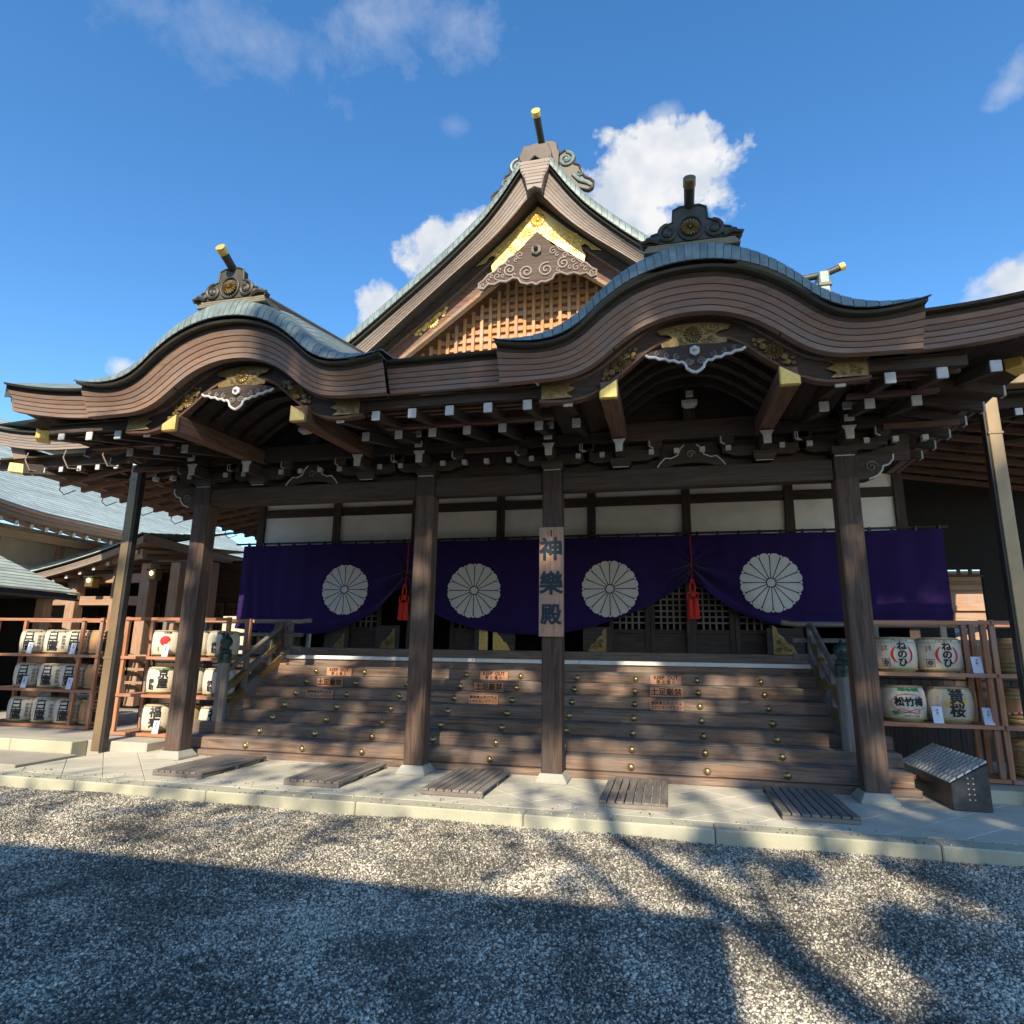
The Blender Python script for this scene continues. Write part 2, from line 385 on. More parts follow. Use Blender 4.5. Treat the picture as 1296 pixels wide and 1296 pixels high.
# ------------------------------------------------------------------ ground, gravel, paving
g = MB(); g.grid([[(-400, y, -.14), (400, y, -.14)] for y in (-400, 600)]); tag(add('ground', g, 'gravel_bed'), kind='structure')
def gravel_field():
    import numpy as np
    rng = np.random.default_rng(4)
    def hz(x, y): return -.125+.012*np.sin(x*1.3+.5)*np.sin(y*1.7)+.008*np.sin(x*3.1+y*2.3)
    bed = MB().grid([[(x, y, float(hz(x, y))) for x in frange(-12, 6, 70)] for y in frange(2.4, 6.83, 24)])
    tag(add('gravel_bed', bed, 'gravel_bed', smooth=True), kind='structure')
    n = 205000
    y = 2.75+(6.85-2.75)*np.sqrt(rng.random(n)); x = rng.uniform(-1.28, .60, n)*y
    k_ = 52000; y[-k_:] = 2.75+1.7*rng.random(k_); x[-k_:] = rng.uniform(-1.28, .60, k_)*y[-k_:]
    ico = np.array([(a, b, c) for c in (-1, 1) for b in (-1, 1) for a in (-1, 1)])*.66
    fc = np.array([(0, 2, 3), (0, 3, 1), (4, 5, 7), (4, 7, 6), (0, 1, 5), (0, 5, 4), (2, 6, 7), (2, 7, 3), (0, 4, 6), (0, 6, 2), (1, 3, 7), (1, 7, 5)])
    sz = rng.uniform(.006, .0115, n)*(1+.5*(rng.random(n) > .93))
    P = ico[None]*(1+rng.uniform(-.34, .34, (n, 8, 1)))*np.stack([np.ones(n), rng.uniform(.5, .9, n), rng.uniform(.4, .75, n)], 1)[:, None, :]
    q = rng.normal(size=(n, 4))*np.array([1, .35, .35, 1.4]); q /= np.linalg.norm(q, axis=1)[:, None]; w, a, b, c = q.T
    Rm = np.stack([np.stack([1-2*(b*b+c*c), 2*(a*b-c*w), 2*(a*c+b*w)], 1), np.stack([2*(a*b+c*w), 1-2*(a*a+c*c), 2*(b*c-a*w)], 1), np.stack([2*(a*c-b*w), 2*(b*c+a*w), 1-2*(a*a+b*b)], 1)], 1)
    P = np.einsum('nij,nkj->nki', Rm, P)*sz[:, None, None]
    m_ = 420; y[:m_] = 6.86+.55*rng.random(m_)**2.2; x[:m_] = rng.uniform(-8.3, 4, m_); zz = hz(x, y)+sz*.35; zz[:m_] = sz[:m_]*.45+.002
    P += np.stack([x, y, zz], 1)[:, None, :]
    m = bpy.data.meshes.new('gravel'); m.vertices.add(n*8); m.vertices.foreach_set('co', P.reshape(-1).astype(np.float32))
    F = (fc[None]+(np.arange(n)*8)[:, None, None]).reshape(-1).astype(np.int32); nf = n*12
    m.loops.add(nf*3); m.loops.foreach_set('vertex_index', F); m.polygons.add(nf); m.polygons.foreach_set('loop_start', (np.arange(nf)*3).astype(np.int32))
    at = m.attributes.new('tint', 'FLOAT', 'FACE'); at.data.foreach_set('value', np.repeat(rng.random(n), 12).astype(np.float32))
    m.update(); o = put('gravel', m, 'pebble'); tag(o, 'loose grey and white gravel in front of the stone kerb', 'gravel', kind='stuff')
gravel_field()

XC = -2.41                                  # centre line of the hall
pav = addbox('pavement', (-8.5, 4.6, 7.12, 11.6, -.3, -.006), 'joint', bevel=0); tag(pav, kind='structure')
def clip_poly(poly, x0, x1, y0, y1):
    for ax, lim, sgn in ((0, x0, 1), (0, x1, -1), (1, y0, 1), (1, y1, -1)):
        out = []
        for i in range(len(poly)):
            a, b = poly[i], poly[(i+1) % len(poly)]; da, db = (a[ax]-lim)*sgn, (b[ax]-lim)*sgn
            if da >= 0: out.append(a)
            if da*db < 0: t = da/(da-db); out.append((a[0]+(b[0]-a[0])*t, a[1]+(b[1]-a[1])*t))
        poly = out
        if not poly: break
    return poly
SP = .63; gap = .006
for i in range(-14, 26):
    for j in range(-26, 14):
        a0, a1 = -1.045+SP*i+gap, -1.045+SP*(i+1)-gap          # x+y
        b0, b1 = -5.80+SP*j+gap, -5.80+SP*(j+1)-gap            # x-y
        poly = clip_poly([((a+b)/2, (a-b)/2) for a, b in ((a0, b0), (a1, b0), (a1, b1), (a0, b1))], -8.47, 4.58, 7.125, 9.6)
        if len(poly) < 3: continue
        dz = random.uniform(-.0015, .0015); mb = MB(); k = len(poly)
        mb.v = [(x, y, -.03) for x, y in poly]+[(x, y, dz) for x, y in poly]
        mb.f = [tuple(range(k)), tuple(range(2*k-1, k-1, -1))]+[(q, (q+1) % k, k+(q+1) % k, k+q) for q in range(k)]
        area = abs(sum(poly[q][0]*poly[(q+1) % k][1]-poly[(q+1) % k][0]*poly[q][1] for q in range(k)))/2
        if area < .004: continue
        add('paving_slab', mb, 'paver', pav, .003)
kx = [-8.9, -7.04, -5.2, -3.33, -1.475, .39, 2.3, 4.2, 6.1, 8.0]
for a, b in zip(kx, kx[1:]): addbox('kerb_stone', (a+.004, b-.004, 6.84, 7.118, -.3, random.uniform(-.001, .002)), 'kerb_stone', pav, .012)
# left side: raised stone platforms under the barrel racks, wider slabs
lp = addbox('stone_platform', (-14.6, -7.9, 8.9, 13.5, -.2, .135), 'slab', bevel=.015); tag(lp, kind='structure')
for i, x in enumerate((-13.2, -12.0, -10.8, -9.6)): addbox('platform_kerb', (x-.6+.004, x+.6-.004, 8.6, 8.896, -.2, .14), 'kerb_stone', lp, .012)
addbox('step_slab', (-11.6, -8.86, 7.6, 8.58, -.2, -.03), 'slab', lp, .012)
rp = addbox('stone_platform', (3.0, 12, 9.25, 14, -.2, .135), 'slab', bevel=.015); tag(rp, kind='structure')
for x in (4.2, 5.8): addbox('platform_kerb', (x-.796, x+.796, 8.95, 9.246, -.2, .14), 'kerb_stone', rp, .012)

# ------------------------------------------------------------------ the hall
hall = root('shrine_hall', (XC, 8.65, 0), 'large dark timber shrine hall with twin curved gables and purple curtain porch', 'shrine hall')
CX = [-7.12, -3.345, -1.47, 2.28]           # front columns
CL, CRG = -5.23, .405                       # centres of the two curved gables
CY = 8.63
for x in CX:
    mb = MB().box(x-.135, x+.135, CY-.135, CY+.135, .1, 4.1); c = add('column', mb, 'col_wood_z', hall, .022)
    b = MB(); b.loft([[(x+i*s, CY+j*s, z) for i, j in ((-1, -1), (1, -1), (1, 1), (-1, 1))] for s, z in ((.205, -.001), (.205, .03), (.155, .10), (.15, .115))]); add('base_stone', b, 'base_stone', c, .006)
    if x == CX[0] or x == CX[3] or True:
        addbox('column_head', (x-.138, x+.138, CY-.138, CY+.138, 3.80, 4.098), 'dark_wood_z', c, .012)
# tie beam between the columns, with carved noses outside the end columns
for a, b in zip(CX, CX[1:]): addbox('tie_beam', (a+.14, b-.14, CY-.10, CY+.10, 3.80, 4.07), 'dark_wood_x', hall, .015)
for s, x in ((-1, CX[0]), (1, CX[3])):
    pts = [(0, 0), (.30, .0), (.36, .10), (.50, .16), (.52, .30), (0, .30)]
    pts = [(0, -.02), (.12, -.01), (.22, .03), (.28, .10), (.29, .15), (.36, .17), (.41, .23), (.42, .30), (0, .30)]
    mb = MB().prism([(x+s*(.138+px), 3.80+pz) for px, pz in pts], CY-.09, CY+.09); nb = add('carved_nose', mb, 'dark_wood_x', hall, .006)
    mb = MB().tube([(x+s*(.138+px), CY-.092, 3.80+pz) for px, pz in pts[1:-1]], .012, 6); add('painted_edge', mb, 'white_paint', nb)
    mb = MB().tube(spiral(x+s*(.138+.16), 3.95, .075, 1.6, 0, s, 24, CY-.094), .009, 6); add('carved_scroll', mb, 'grey_wood_x', nb)

# brackets over the columns and the purlins
BZ = 4.1
def bracket(x, big=True):
    w = .155 if big else .14
    mb = MB(); mb.loft([[(x+i*s, CY+j*s, z) for i, j in ((-1, -1), (1, -1), (1, 1), (-1, 1))] for s, z in ((w*.72, BZ), (w, BZ+.055), (w, BZ+.13))])
    b = add('bearing_block', mb, 'dark_wood_x', hall, .004)
    mb = MB().box(x-w*.75, x+w*.75, CY-w-.012, CY-w+.004, BZ+.0, BZ+.028)
    mb.v = [(vx, vy+.045, vz) for vx, vy, vz in mb.v]; add('painted_edge', mb, 'white_paint', b)
    mb = MB().prism([(x-.52, BZ+.14), (x-.46, BZ+.14), (x-.36, BZ+.09), (x+.36, BZ+.09), (x+.46, BZ+.14), (x+.52, BZ+.14), (x+.52, BZ+.24), (x-.52, BZ+.24)], CY-.06, CY+.06); add('bracket_arm', mb, 'dark_wood_x', hall, .004)
    for dx in (-.46, .46):
        mb = MB(); mb.loft([[(x+dx+i*s, CY+j*s, z) for i, j in ((-1, -1), (1, -1), (1, 1), (-1, 1))] for s, z in ((.07, BZ+.243), (.1, BZ+.29), (.1, BZ+.36))]); sb = add('small_block', mb, 'dark_wood_x', hall, .003)
        mb = MB().tube([(x+dx-.07, CY-.095, BZ+.37), (x+dx-.07, CY-.095, BZ+.28), (x+dx-.02, CY-.09, BZ+.25)], .011, 5); add('painted_edge', mb, 'white_paint', sb)
    # carved nose pointing to the front, painted end
    addbox('bracket_nose', (x-.055, x+.055, CY-.40, CY-.06, BZ+.135, BZ+.30), 'dark_wood_y', hall, .005)
    mb = MB().prism([(x-.045, BZ+.13), (x+.045, BZ+.13), (x+.05, BZ+.24), (x+.085, BZ+.30), (x-.085, BZ+.30), (x-.05, BZ+.24)], CY-.435, CY-.402); add('painted_nose_end', mb, 'white_paint', hall, .004)
    addbox('painted_beam_end', (x-.055, x+.055, CY-.475, CY-.44, BZ+.345, BZ+.43), 'white_paint', hall, .004)
    addbox('bracket_nose', (x-.05, x+.05, CY-.438, CY-.06, BZ+.345, BZ+.43), 'dark_wood_y', hall, .004)
PUR = [c+s*.925 for c in (CL, CRG) for s in (-1, 1)]
for x in CX: bracket(x)
for x in PUR: bracket(x, False)
# white painted second beam ends over the columns
for x in CX: addbox('painted_beam_end', (x-.11, x+.11, CY-.66, CY-.62, BZ+.43, BZ+.52), 'white_paint', hall, .006)
# long eave purlin on the brackets and wall plate boards
for a, b in ((-8.3, CL-1.0), (CL+1.0, CRG-1.0), (CRG+1.0, 3.5)): addbox('eave_purlin', (a, b, CY-.09, CY+.09, BZ+.365, BZ+.53), 'dark_wood_x', hall, .01)
for a, b in ((-7.9, CL-.95), (CL-.95, CL+.95), (CL+.95, CRG-.95), (CRG-.95, CRG+.95), (CRG+.95, 3.1)):
    addbox('frieze_board', (a, b, CY+.1, CY+.14, 4.07, 4.9), 'dark_wood_x', hall, .0)
xj = -8.1
jm = MB().box(-.035, .035, -.04, .04, -.035, .035).mesh('joist_end', .004); jm.materials.append(MATS['white_paint'])
while xj < 3.4:
    if min(abs(xj-x) for x in CX+PUR) > .16: put('painted_joist_end', jm, None, hall, (xj, CY-.06, BZ+.20)); addbox('joist', (xj-.033, xj+.033, CY-.015, CY+.11, BZ+.167, BZ+.233), 'dark_wood_y', hall, 0)
    xj += .333
# red-brown worn board strips on the purlin
for a, b in ((-2.75, -1.95), (-8.5, -7.7), (2.75, 3.6)): addbox('worn_board', (a, b, CY-.14, CY-.095, BZ+.32, BZ+.39), 'red_wood_x', hall, .004)
# frog-leg struts in the middle of the bays
for c in (CL, CRG):
    half = [(0, .30), (.08, .30), (.13, .25), (.17, .16), (.26, .12), (.33, .13), (.40, .06), (.44, 0), (.30, 0), (.22, .03), (0, .05)]
    poly = [(c+x, 4.075+z) for x, z in half]+[(c-x, 4.075+z) for x, z in half[::-1][:-1]][0:]
    fs = add('frog_leg_strut', MB().prism(poly, CY-.07, CY+.05), 'dark_wood_x', hall, .006)
    for s in (-1, 1):
        add('painted_edge', MB().tube([(c+s*x, CY-.074, 4.075+z) for x, z in half[1:8]], .009, 5), 'white_paint', fs)
    add('carved_scroll', MB().tube(spiral(c, 4.24, .06, 1.3, 0, 1, 20, CY-.074), .012, 5), 'grey_wood_x', fs)

# ---------------- rafters, two rows, with white painted tips
RS = .4725
def beam_mesh(name, a, b, w, h): return MB().beam(a, b, w, h).mesh(name, .004)
up_m = beam_mesh('rafter', (0, 0, 0), (0, 1.35, .30), .095, .11); up_m.materials.append(MATS['dark_wood_y'])
lo_m = beam_mesh('rafter', (0, 0, 0), (0, 1.30, .30), .10, .12); lo_m.materials.append(MATS['dark_wood_y'])
cap_m = MB().box(-.052, .052, -.012, .01, -.06, .06).mesh('rafter_cap', .006); cap_m.materials.append(MATS['white_paint'])
for k in range(-13, 14):
    x = XC+RS*k
    if min(abs(x-CL), abs(x-CRG)) < 1.1: continue
    if abs(x-XC) > 5.9: continue
    lift = .10*max(0, (abs(x-XC)-4.6)/1.6)**2
    r = put('flying_rafter', up_m, None, hall, (x, 6.81, 4.40+lift)); put('painted_tip', cap_m, None, r, (x, 6.797, 4.40+lift))
    if abs(x-XC) < 5.6:
        r = put('rafter', lo_m, None, hall, (x, 7.51, 4.40)); put('painted_tip', cap_m, None, r, (x, 7.497, 4.40))
# horizontal boards that carry the rafters
for a, b in ((-8.3, CL-1.65), (CL+1.68, CRG-1.68), (CRG+1.68, 3.02)):
    addbox('eave_board', (a, b, 6.78, 6.86, 4.475, 4.60), 'dark_wood_x', hall, .004)
    addbox('batten', (a, b, 7.47, 7.55, 4.475, 4.53), 'red_wood_x', hall, .004)
    for y0, z0 in ((6.95, 4.50), (7.2, 4.555)): addbox('soffit_batten', (a, b, y0, y0+.05, z0-.02, z0+.012), 'red_wood_x', hall, .0)
    mb = MB().grid([[(x, y, z) for x in (a, b)] for y, z in ((6.7, 4.58), (7.5, 4.70), (8.75, 5.0))]); add('soffit_boards', mb, 'dark_wood_x', hall)
# ------------ main eave: layered fascia boards
def main_top(x):
    d = abs(x-XC); return 4.93+.22*max(0, (d-4.7)/1.75)**2
def sweep(xs, ft, fb, yt, yb, depth):        # a board swept along x: front edge from (yb, fb) to (yt, ft)
    secs = [[Vector((x, yb, fb(x))), Vector((x, yt, ft(x))), Vector((x, yt+depth, ft(x))), Vector((x, yb+depth, fb(x)))] for x in xs]
    return MB().loft(secs)
NL = 5
def layered(name_top, xs, ft, fb, yt, yb, mat, parent, edge=True, nl=NL):
    for j in range(nl):
        t0, t1 = j/(nl+1), (j+1)/(nl+1)
        f0 = lambda x, t=t0: fb(x)+(ft(x)-fb(x))*t+.002
        f1 = lambda x, t=t1: fb(x)+(ft(x)-fb(x))*t-.004
        y0 = yb+(yt-yb)*(t0**1.35); y1 = yb+(yt-yb)*(t1**1.35)
        add('fascia_board', sweep(xs, f1, f0, y1+.006, y0-.004, .10), mat, parent, .0)
    tk = nl/(nl+1)
    add('recess_board', sweep(xs, lambda x: ft(x)-.006, lambda x: fb(x)+(ft(x)-fb(x))*tk+.002, yt+.05, yt+.05, .08), 'dark_wood_x', parent)  # dark wood paints the shade of the gap under the roof edge
    add('fascia_core', sweep(xs, lambda x: ft(x)-.01, lambda x: fb(x)+.01, yt+.06, yb+.03, .09), 'edge_dark', parent)
    if edge: add('roof_edge', sweep(xs, lambda x: ft(x)+.022, lambda x: ft(x)-.004, yt-.05, yt-.035, .3), 'copper_dark', parent)
segs = ((-8.84, CL-2.05), (CL+2.05, CRG-2.05), (CRG+2.05, 4.02))
for a, b in segs: layered('', frange(a, b, 14), main_top, lambda x: main_top(x)-.33, 6.5, 6.64, 'fascia_x', hall)
# side fascia at the two ends (runs back along y)
for s, xe in ((-1, -8.84), (1, 4.02)):
    for j in range(NL):
        z = lambda y, t: (main_top(xe)-.33+.33*t)-.19*min(1, max(0, (y-6.5)/2.2))**.8
        t0, t1 = j/NL, (j+1)/NL; ys = frange(6.74, 11.5, 10); xo = xe+s*.0-s*.14*(1-t0)
        mb = MB().loft([[Vector((xo, y, z(y, t0)+.0015)), Vector((xo+s*.02, y, z(y, t1)-.0045)), Vector((xo-s*.2, y, z(y, t1)-.0045)), Vector((xo-s*.2, y, z(y, t0)+.0015))] for y in ys])
        add('fascia_board', mb, 'fascia_y', hall)
    # hip rafter with gold cap
    e = Vector((-8.66, 7.11, 4.66)) if s < 0 else Vector((3.62, 7.30, 4.72)); k = Vector((-7.1 if s < 0 else 2.28, 8.67, 4.62))
    add('hip_rafter', MB().beam(e, k+Vector((0, 0, .15)), .18, .24), 'dark_wood_x', hall, .008)
    d = (e-k).normalized(); add('gold_rafter_cap', MB().beam(e+d*.16, e-d*.01, .24, .34), 'gold', hall, .012)
    for j in range(6):
        y = 7.6+j*RS
        mb = MB().beam((xe-s*.35, y, 4.47), (xe-s*1.7, y, 4.80), .095, .11); r = add('side_rafter', mb, 'dark_wood_x', hall, .004)
        addbox('painted_tip', (xe-s*.35-.012, xe-s*.35+.012, y-.05, y+.05, 4.41, 4.53), 'white_paint', r, .004)
    mb = MB().grid([[(x, y, z) for y in (6.7, 11.6)] for x, z in ((xe-s*.2, 4.62), (xe-s*1.9, 5.0))]); add('soffit_boards', mb, 'dark_wood_y', hall)
# main roof planes (mostly out of sight from below)
def roofz(y): return 4.96+.49*(y-6.5)
rzx = lambda x, y: roofz(y)+(main_top(x)-4.93)*max(0, 1-(y-6.5)/3)
for a, b in segs: add('front_roof', MB().grid([[(x, y, rzx(x, y)) for x in frange(a, b, 6)] for y in (6.5, 7.6, 8.8)]), 'copper', hall)
add('front_roof', MB().grid([[(x, y, rzx(x, y)) for x in frange(-8.84+max(0, (y-8.8))*.5, 4.02-max(0, (y-8.8))*.5, 16)] for y in frange(8.8, 13.4, 6)]), 'copper', hall)
for s, xe in ((-1, -8.84), (1, 4.02)):
    rf = MB().grid([[(xe-s*max(0, (y-6.5))*.5*t, y if y > 6.6 else 6.5, (main_top(xe)-.19*min(1, (y-6.5)/2.2))*(1-t)+roofz(y)*t) for t in (0, .5, 1)] for y in frange(6.5, 11.8, 8)]); add('side_roof', rf, 'copper', hall)

# ------------ curved gables (karahafu)
ZT = smooth_tab([(0, 5.575), (.2, 5.565), (.4, 5.525), (.6, 5.455), (.8, 5.345), (1.0, 5.19), (1.15, 5.05), (1.3, 4.945), (1.45, 4.89), (1.6, 4.87), (1.75, 4.872), (1.95, 4.9), (2.13, 4.94), (2.2, 4.955)])
ZB = smooth_tab([(0, 5.20), (.2, 5.185), (.4, 5.135), (.6, 5.05), (.8, 4.915), (1.0, 4.75), (1.15, 4.655), (1.3, 4.60), (1.45, 4.575), (1.7, 4.565), (2.2, 4.56)])
BT = smooth_tab([(0, 5.28), (.3, 5.235), (.5, 5.14), (.7, 5.0), (.89, 4.845), (1.1, 4.70), (1.31, 4.635), (1.5, 4.625), (1.75, 4.63)])
BL = smooth_tab([(0, 5.05), (.15, 5.035), (.345, 4.975), (.5, 4.895), (.7, 4.725), (.89, 4.575), (1.1, 4.445), (1.31, 4.385), (1.5, 4.38), (1.75, 4.40)])
def flower(mb, c, r, y, n=16, depth=.02, gapf=.0):       # chrysanthemum relief facing -y
    for k in range(n):
        a = 2*math.pi*k/n; P = []
        ca, sa = math.cos(a), math.sin(a)
        sec = []
        for t, w, h in ((.2, .02, .3), (.45, .085, 1), (.75, .15, 1), (.93, .16, .8), (1.0, .09, .35)):
            px, pz = c[0]+ca*r*t, c[1]+sa*r*t; wx, wz = -sa*r*w, ca*r*w
            sec.append([Vector((px-wx, y, pz-wz)), Vector((px-wx*.6, y-depth*h*.8, pz-wz*.6)), Vector((px, y-depth*h, pz)), Vector((px+wx*.6, y-depth*h*.8, pz+wz*.6)), Vector((px+wx, y, pz+wz))])
        mb.loft(sec)
    mb.ball((c[0], y-depth*.4, c[1]), r*.2, depth, r*.2, 10, 4)
def flower_spray(cx, cz, ang, L_, y, mat, parent, name='gold_flower_spray'):
    mb = MB(); ca, sa = math.cos(ang), math.sin(ang)
    P = lambda u, w: (cx+ca*u-sa*w, cz+sa*u+ca*w)
    flower(mb, (cx, cz), L_*.19, y, 16, .025)
    for s in (-1, 1):
        for (u, w, r, n) in ((.24, .03, .085, 7), (.36, -.03, .075, 7), (.46, .02, .06, 5), (.3, -.09, .05, 5), (.38, .09, .05, 5)):
            c = P(s*u*L_, w*L_*s)
            for k in range(n):
                a = 2*math.pi*k/n+u*9; e = (c[0]+math.cos(a)*r*L_, c[1]+math.sin(a)*r*L_)
                mb.ball(((c[0]+e[0])/2, y-.008, (c[1]+e[1])/2), r*L_*.42, .012, r*L_*.42, 6, 4)
            mb.ball((c[0], y-.012, c[1]), r*L_*.4, .016, r*L_*.4, 6, 4)
    return add(name, mb, mat, parent, smooth=True)
def scroll_plate(poly, y, mat, parent, name, seed, n=26, r=.035, cut=None):
    o = add(name, MB().prism(poly, y-.012, y), mat, parent, .002)
    rnd = random.Random(seed); mb = MB(); xs = [p[0] for p in poly]; zs = [p[1] for p in poly]
    def inside(x, z):
        c = False
        for i in range(len(poly)):
            (x0, z0), (x1, z1) = poly[i], poly[i-1]
            if (z0 > z) != (z1 > z) and x < (x1-x0)*(z-z0)/(z1-z0)+x0: c = not c
        return c
    k = 0
    for _ in range(n*8):
        x, z = rnd.uniform(min(xs), max(xs)), rnd.uniform(min(zs), max(zs))
        if k >= n: break
        if not all(inside(x+dx*r*1.2, z+dz*r*1.2) for dx, dz in ((1, 0), (-1, 0), (0, 1), (0, -1))): continue
        if cut and (x-cut[0])**2+(z-cut[1])**2 < cut[2]**2: continue
        mb.tube(spiral(x, z, r*rnd.uniform(.7, 1.1), .9, rnd.uniform(0, 6), rnd.choice((-1, 1)), 9, y-.014), r*.16, 4); k += 1
    if mb.v: tag(add('scroll_relief', mb, mat, o), kind='stuff')
    return o
def gegyo(cx, cz, w, h, y, parent, mat, edge, hexm, k=1.0):     # carved pendant board with cloud scrolls
    half = [(0, -.5), (.10, -.42), (.17, -.33), (.19, -.20), (.26, -.10), (.33, -.12), (.42, -.03), (.52, -.04), (.60, .05), (.72, .05), (.80, .13), (.92, .14), (1.0, .22), (.9, .34), (.62, .42), (.3, .47), (0, .5)]
    pl = [(cx+x*w, cz+z*h) for x, z in half]+[(cx-x*w, cz+z*h) for x, z in half[::-1][1:-1]]
    o = add('pendant_board', MB().prism(pl, y-.05, y+.03), mat, parent, .006)
    for s in (-1, 1):
        add('painted_edge', MB().tube([(cx+s*x*w, y-.05, cz+z*h) for x, z in half[0:13]], .016*k, 6), edge, o)
        mb = MB(); mb.tube(spiral(cx+s*w*.12, cz-.12*h, w*.085, 1.6, -s*.5, s, 26, y-.055), .011*k, 5)
        for fx, fz, fr in ((.36, .08, .07), (.56, .15, .06), (.76, .24, .05)): mb.tube(spiral(cx+s*w*fx, cz+h*fz, w*fr, 1.1, 1.5, -s, 18, y-.055), .010*k, 5)
        tag(add('carved_scroll', mb, 'grey_wood_x', o), kind='stuff')
    mb = MB(); mb.prism([(cx+.05*k*math.cos(math.pi/6+i*math.pi/3)*1.2, cz+.22*h+.05*k*math.sin(math.pi/6+i*math.pi/3)*1.2) for i in range(6)], y-.085, y-.05); hx = add('hexagon_boss', mb, hexm, o, .006)
    add('boss_knob', MB().ball((cx, y-.10, cz+.24*h), .022*k, .03*k, .022*k), 'white_paint', hx, smooth=True)
    return o
def oni(cx, cy, z0, w, h, parent, mat, boss, tip_gold, reach):          # ridge-end ornament with scroll wings and projecting round tile
    half = [(0, 0), (.5*w, 0), (.53*w, .12*h), (.44*w, .16*h), (.40*w, .28*h), (.30*w, .34*h), (.27*w, .50*h), (.18*w, .58*h), (.17*w, .92*h), (.10*w, h), (0, h)]
    pl = [(cx+x, z0+z) for x, z in half]+[(cx-x, z0+z) for x, z in half[::-1][1:-1]]
    o = add('ridge_end_ornament', MB().prism(pl, cy, cy+.10), mat, parent, .012)
    for s in (-1, 1):
        mb = MB(); mb.tube(spiral(cx+s*.23*w, z0+.27*h, .105*w, 1.7, math.pi/2, -s, 30, cy-.01), .022*w, 6); mb.ball((cx+s*.23*w, cy, z0+.27*h), .05*w, .03, .05*w)
        mb.tube([(cx+s*.33*w, cy-.01, z0+.05*h), (cx+s*.42*w, cy-.02, z0+.13*h), (cx+s*.52*w, cy-.01, z0+.07*h)], [.03*w, .03*w, .012*w], 6)
        for fx in (.35, .43): mb.ball((cx+s*fx*w, cy, z0+.16*h), .05*w, .03, .035*w, 8, 4)
        add('scroll_wing', mb, mat, o, smooth=True)
        add('edge_roll', MB().tube([(cx+s*x, cy+.0, z0+z) for x, z in half[1:]], .013, 6), mat, o)
    mb = MB(); flower(mb, (cx, z0+.36*h), .095*w, cy-.015, 16, .03); add('flower_boss', mb, boss, o, smooth=True)
    add('boss_ring', MB().tube([(cx+.125*w*math.cos(a), cy-.012, z0+.36*h+.14*w*math.sin(a)) for a in frange(0, 2*math.pi, 20)], .012, 6), mat, o)
    a = Vector((cx, cy+.25, z0+.88*h)); b = Vector((cx, cy-reach, z0+1.06*h+reach*.42)); mid = (a+b)/2-Vector((0, 0, .03))
    t = add('ridge_tile', MB().tube([a, mid, b], [.026*w+.028, .025*w+.028, .028*w+.03], 14), 'copper_dark', o, smooth=True)
    d = (b-mid).normalized(); add('gold_tile_end', MB().tube([b-d*.09, b+d*.012], .031*w+.034, 16), tip_gold, t, .006)
    return o
def sgn(x): return (x > 0)-(x < 0)
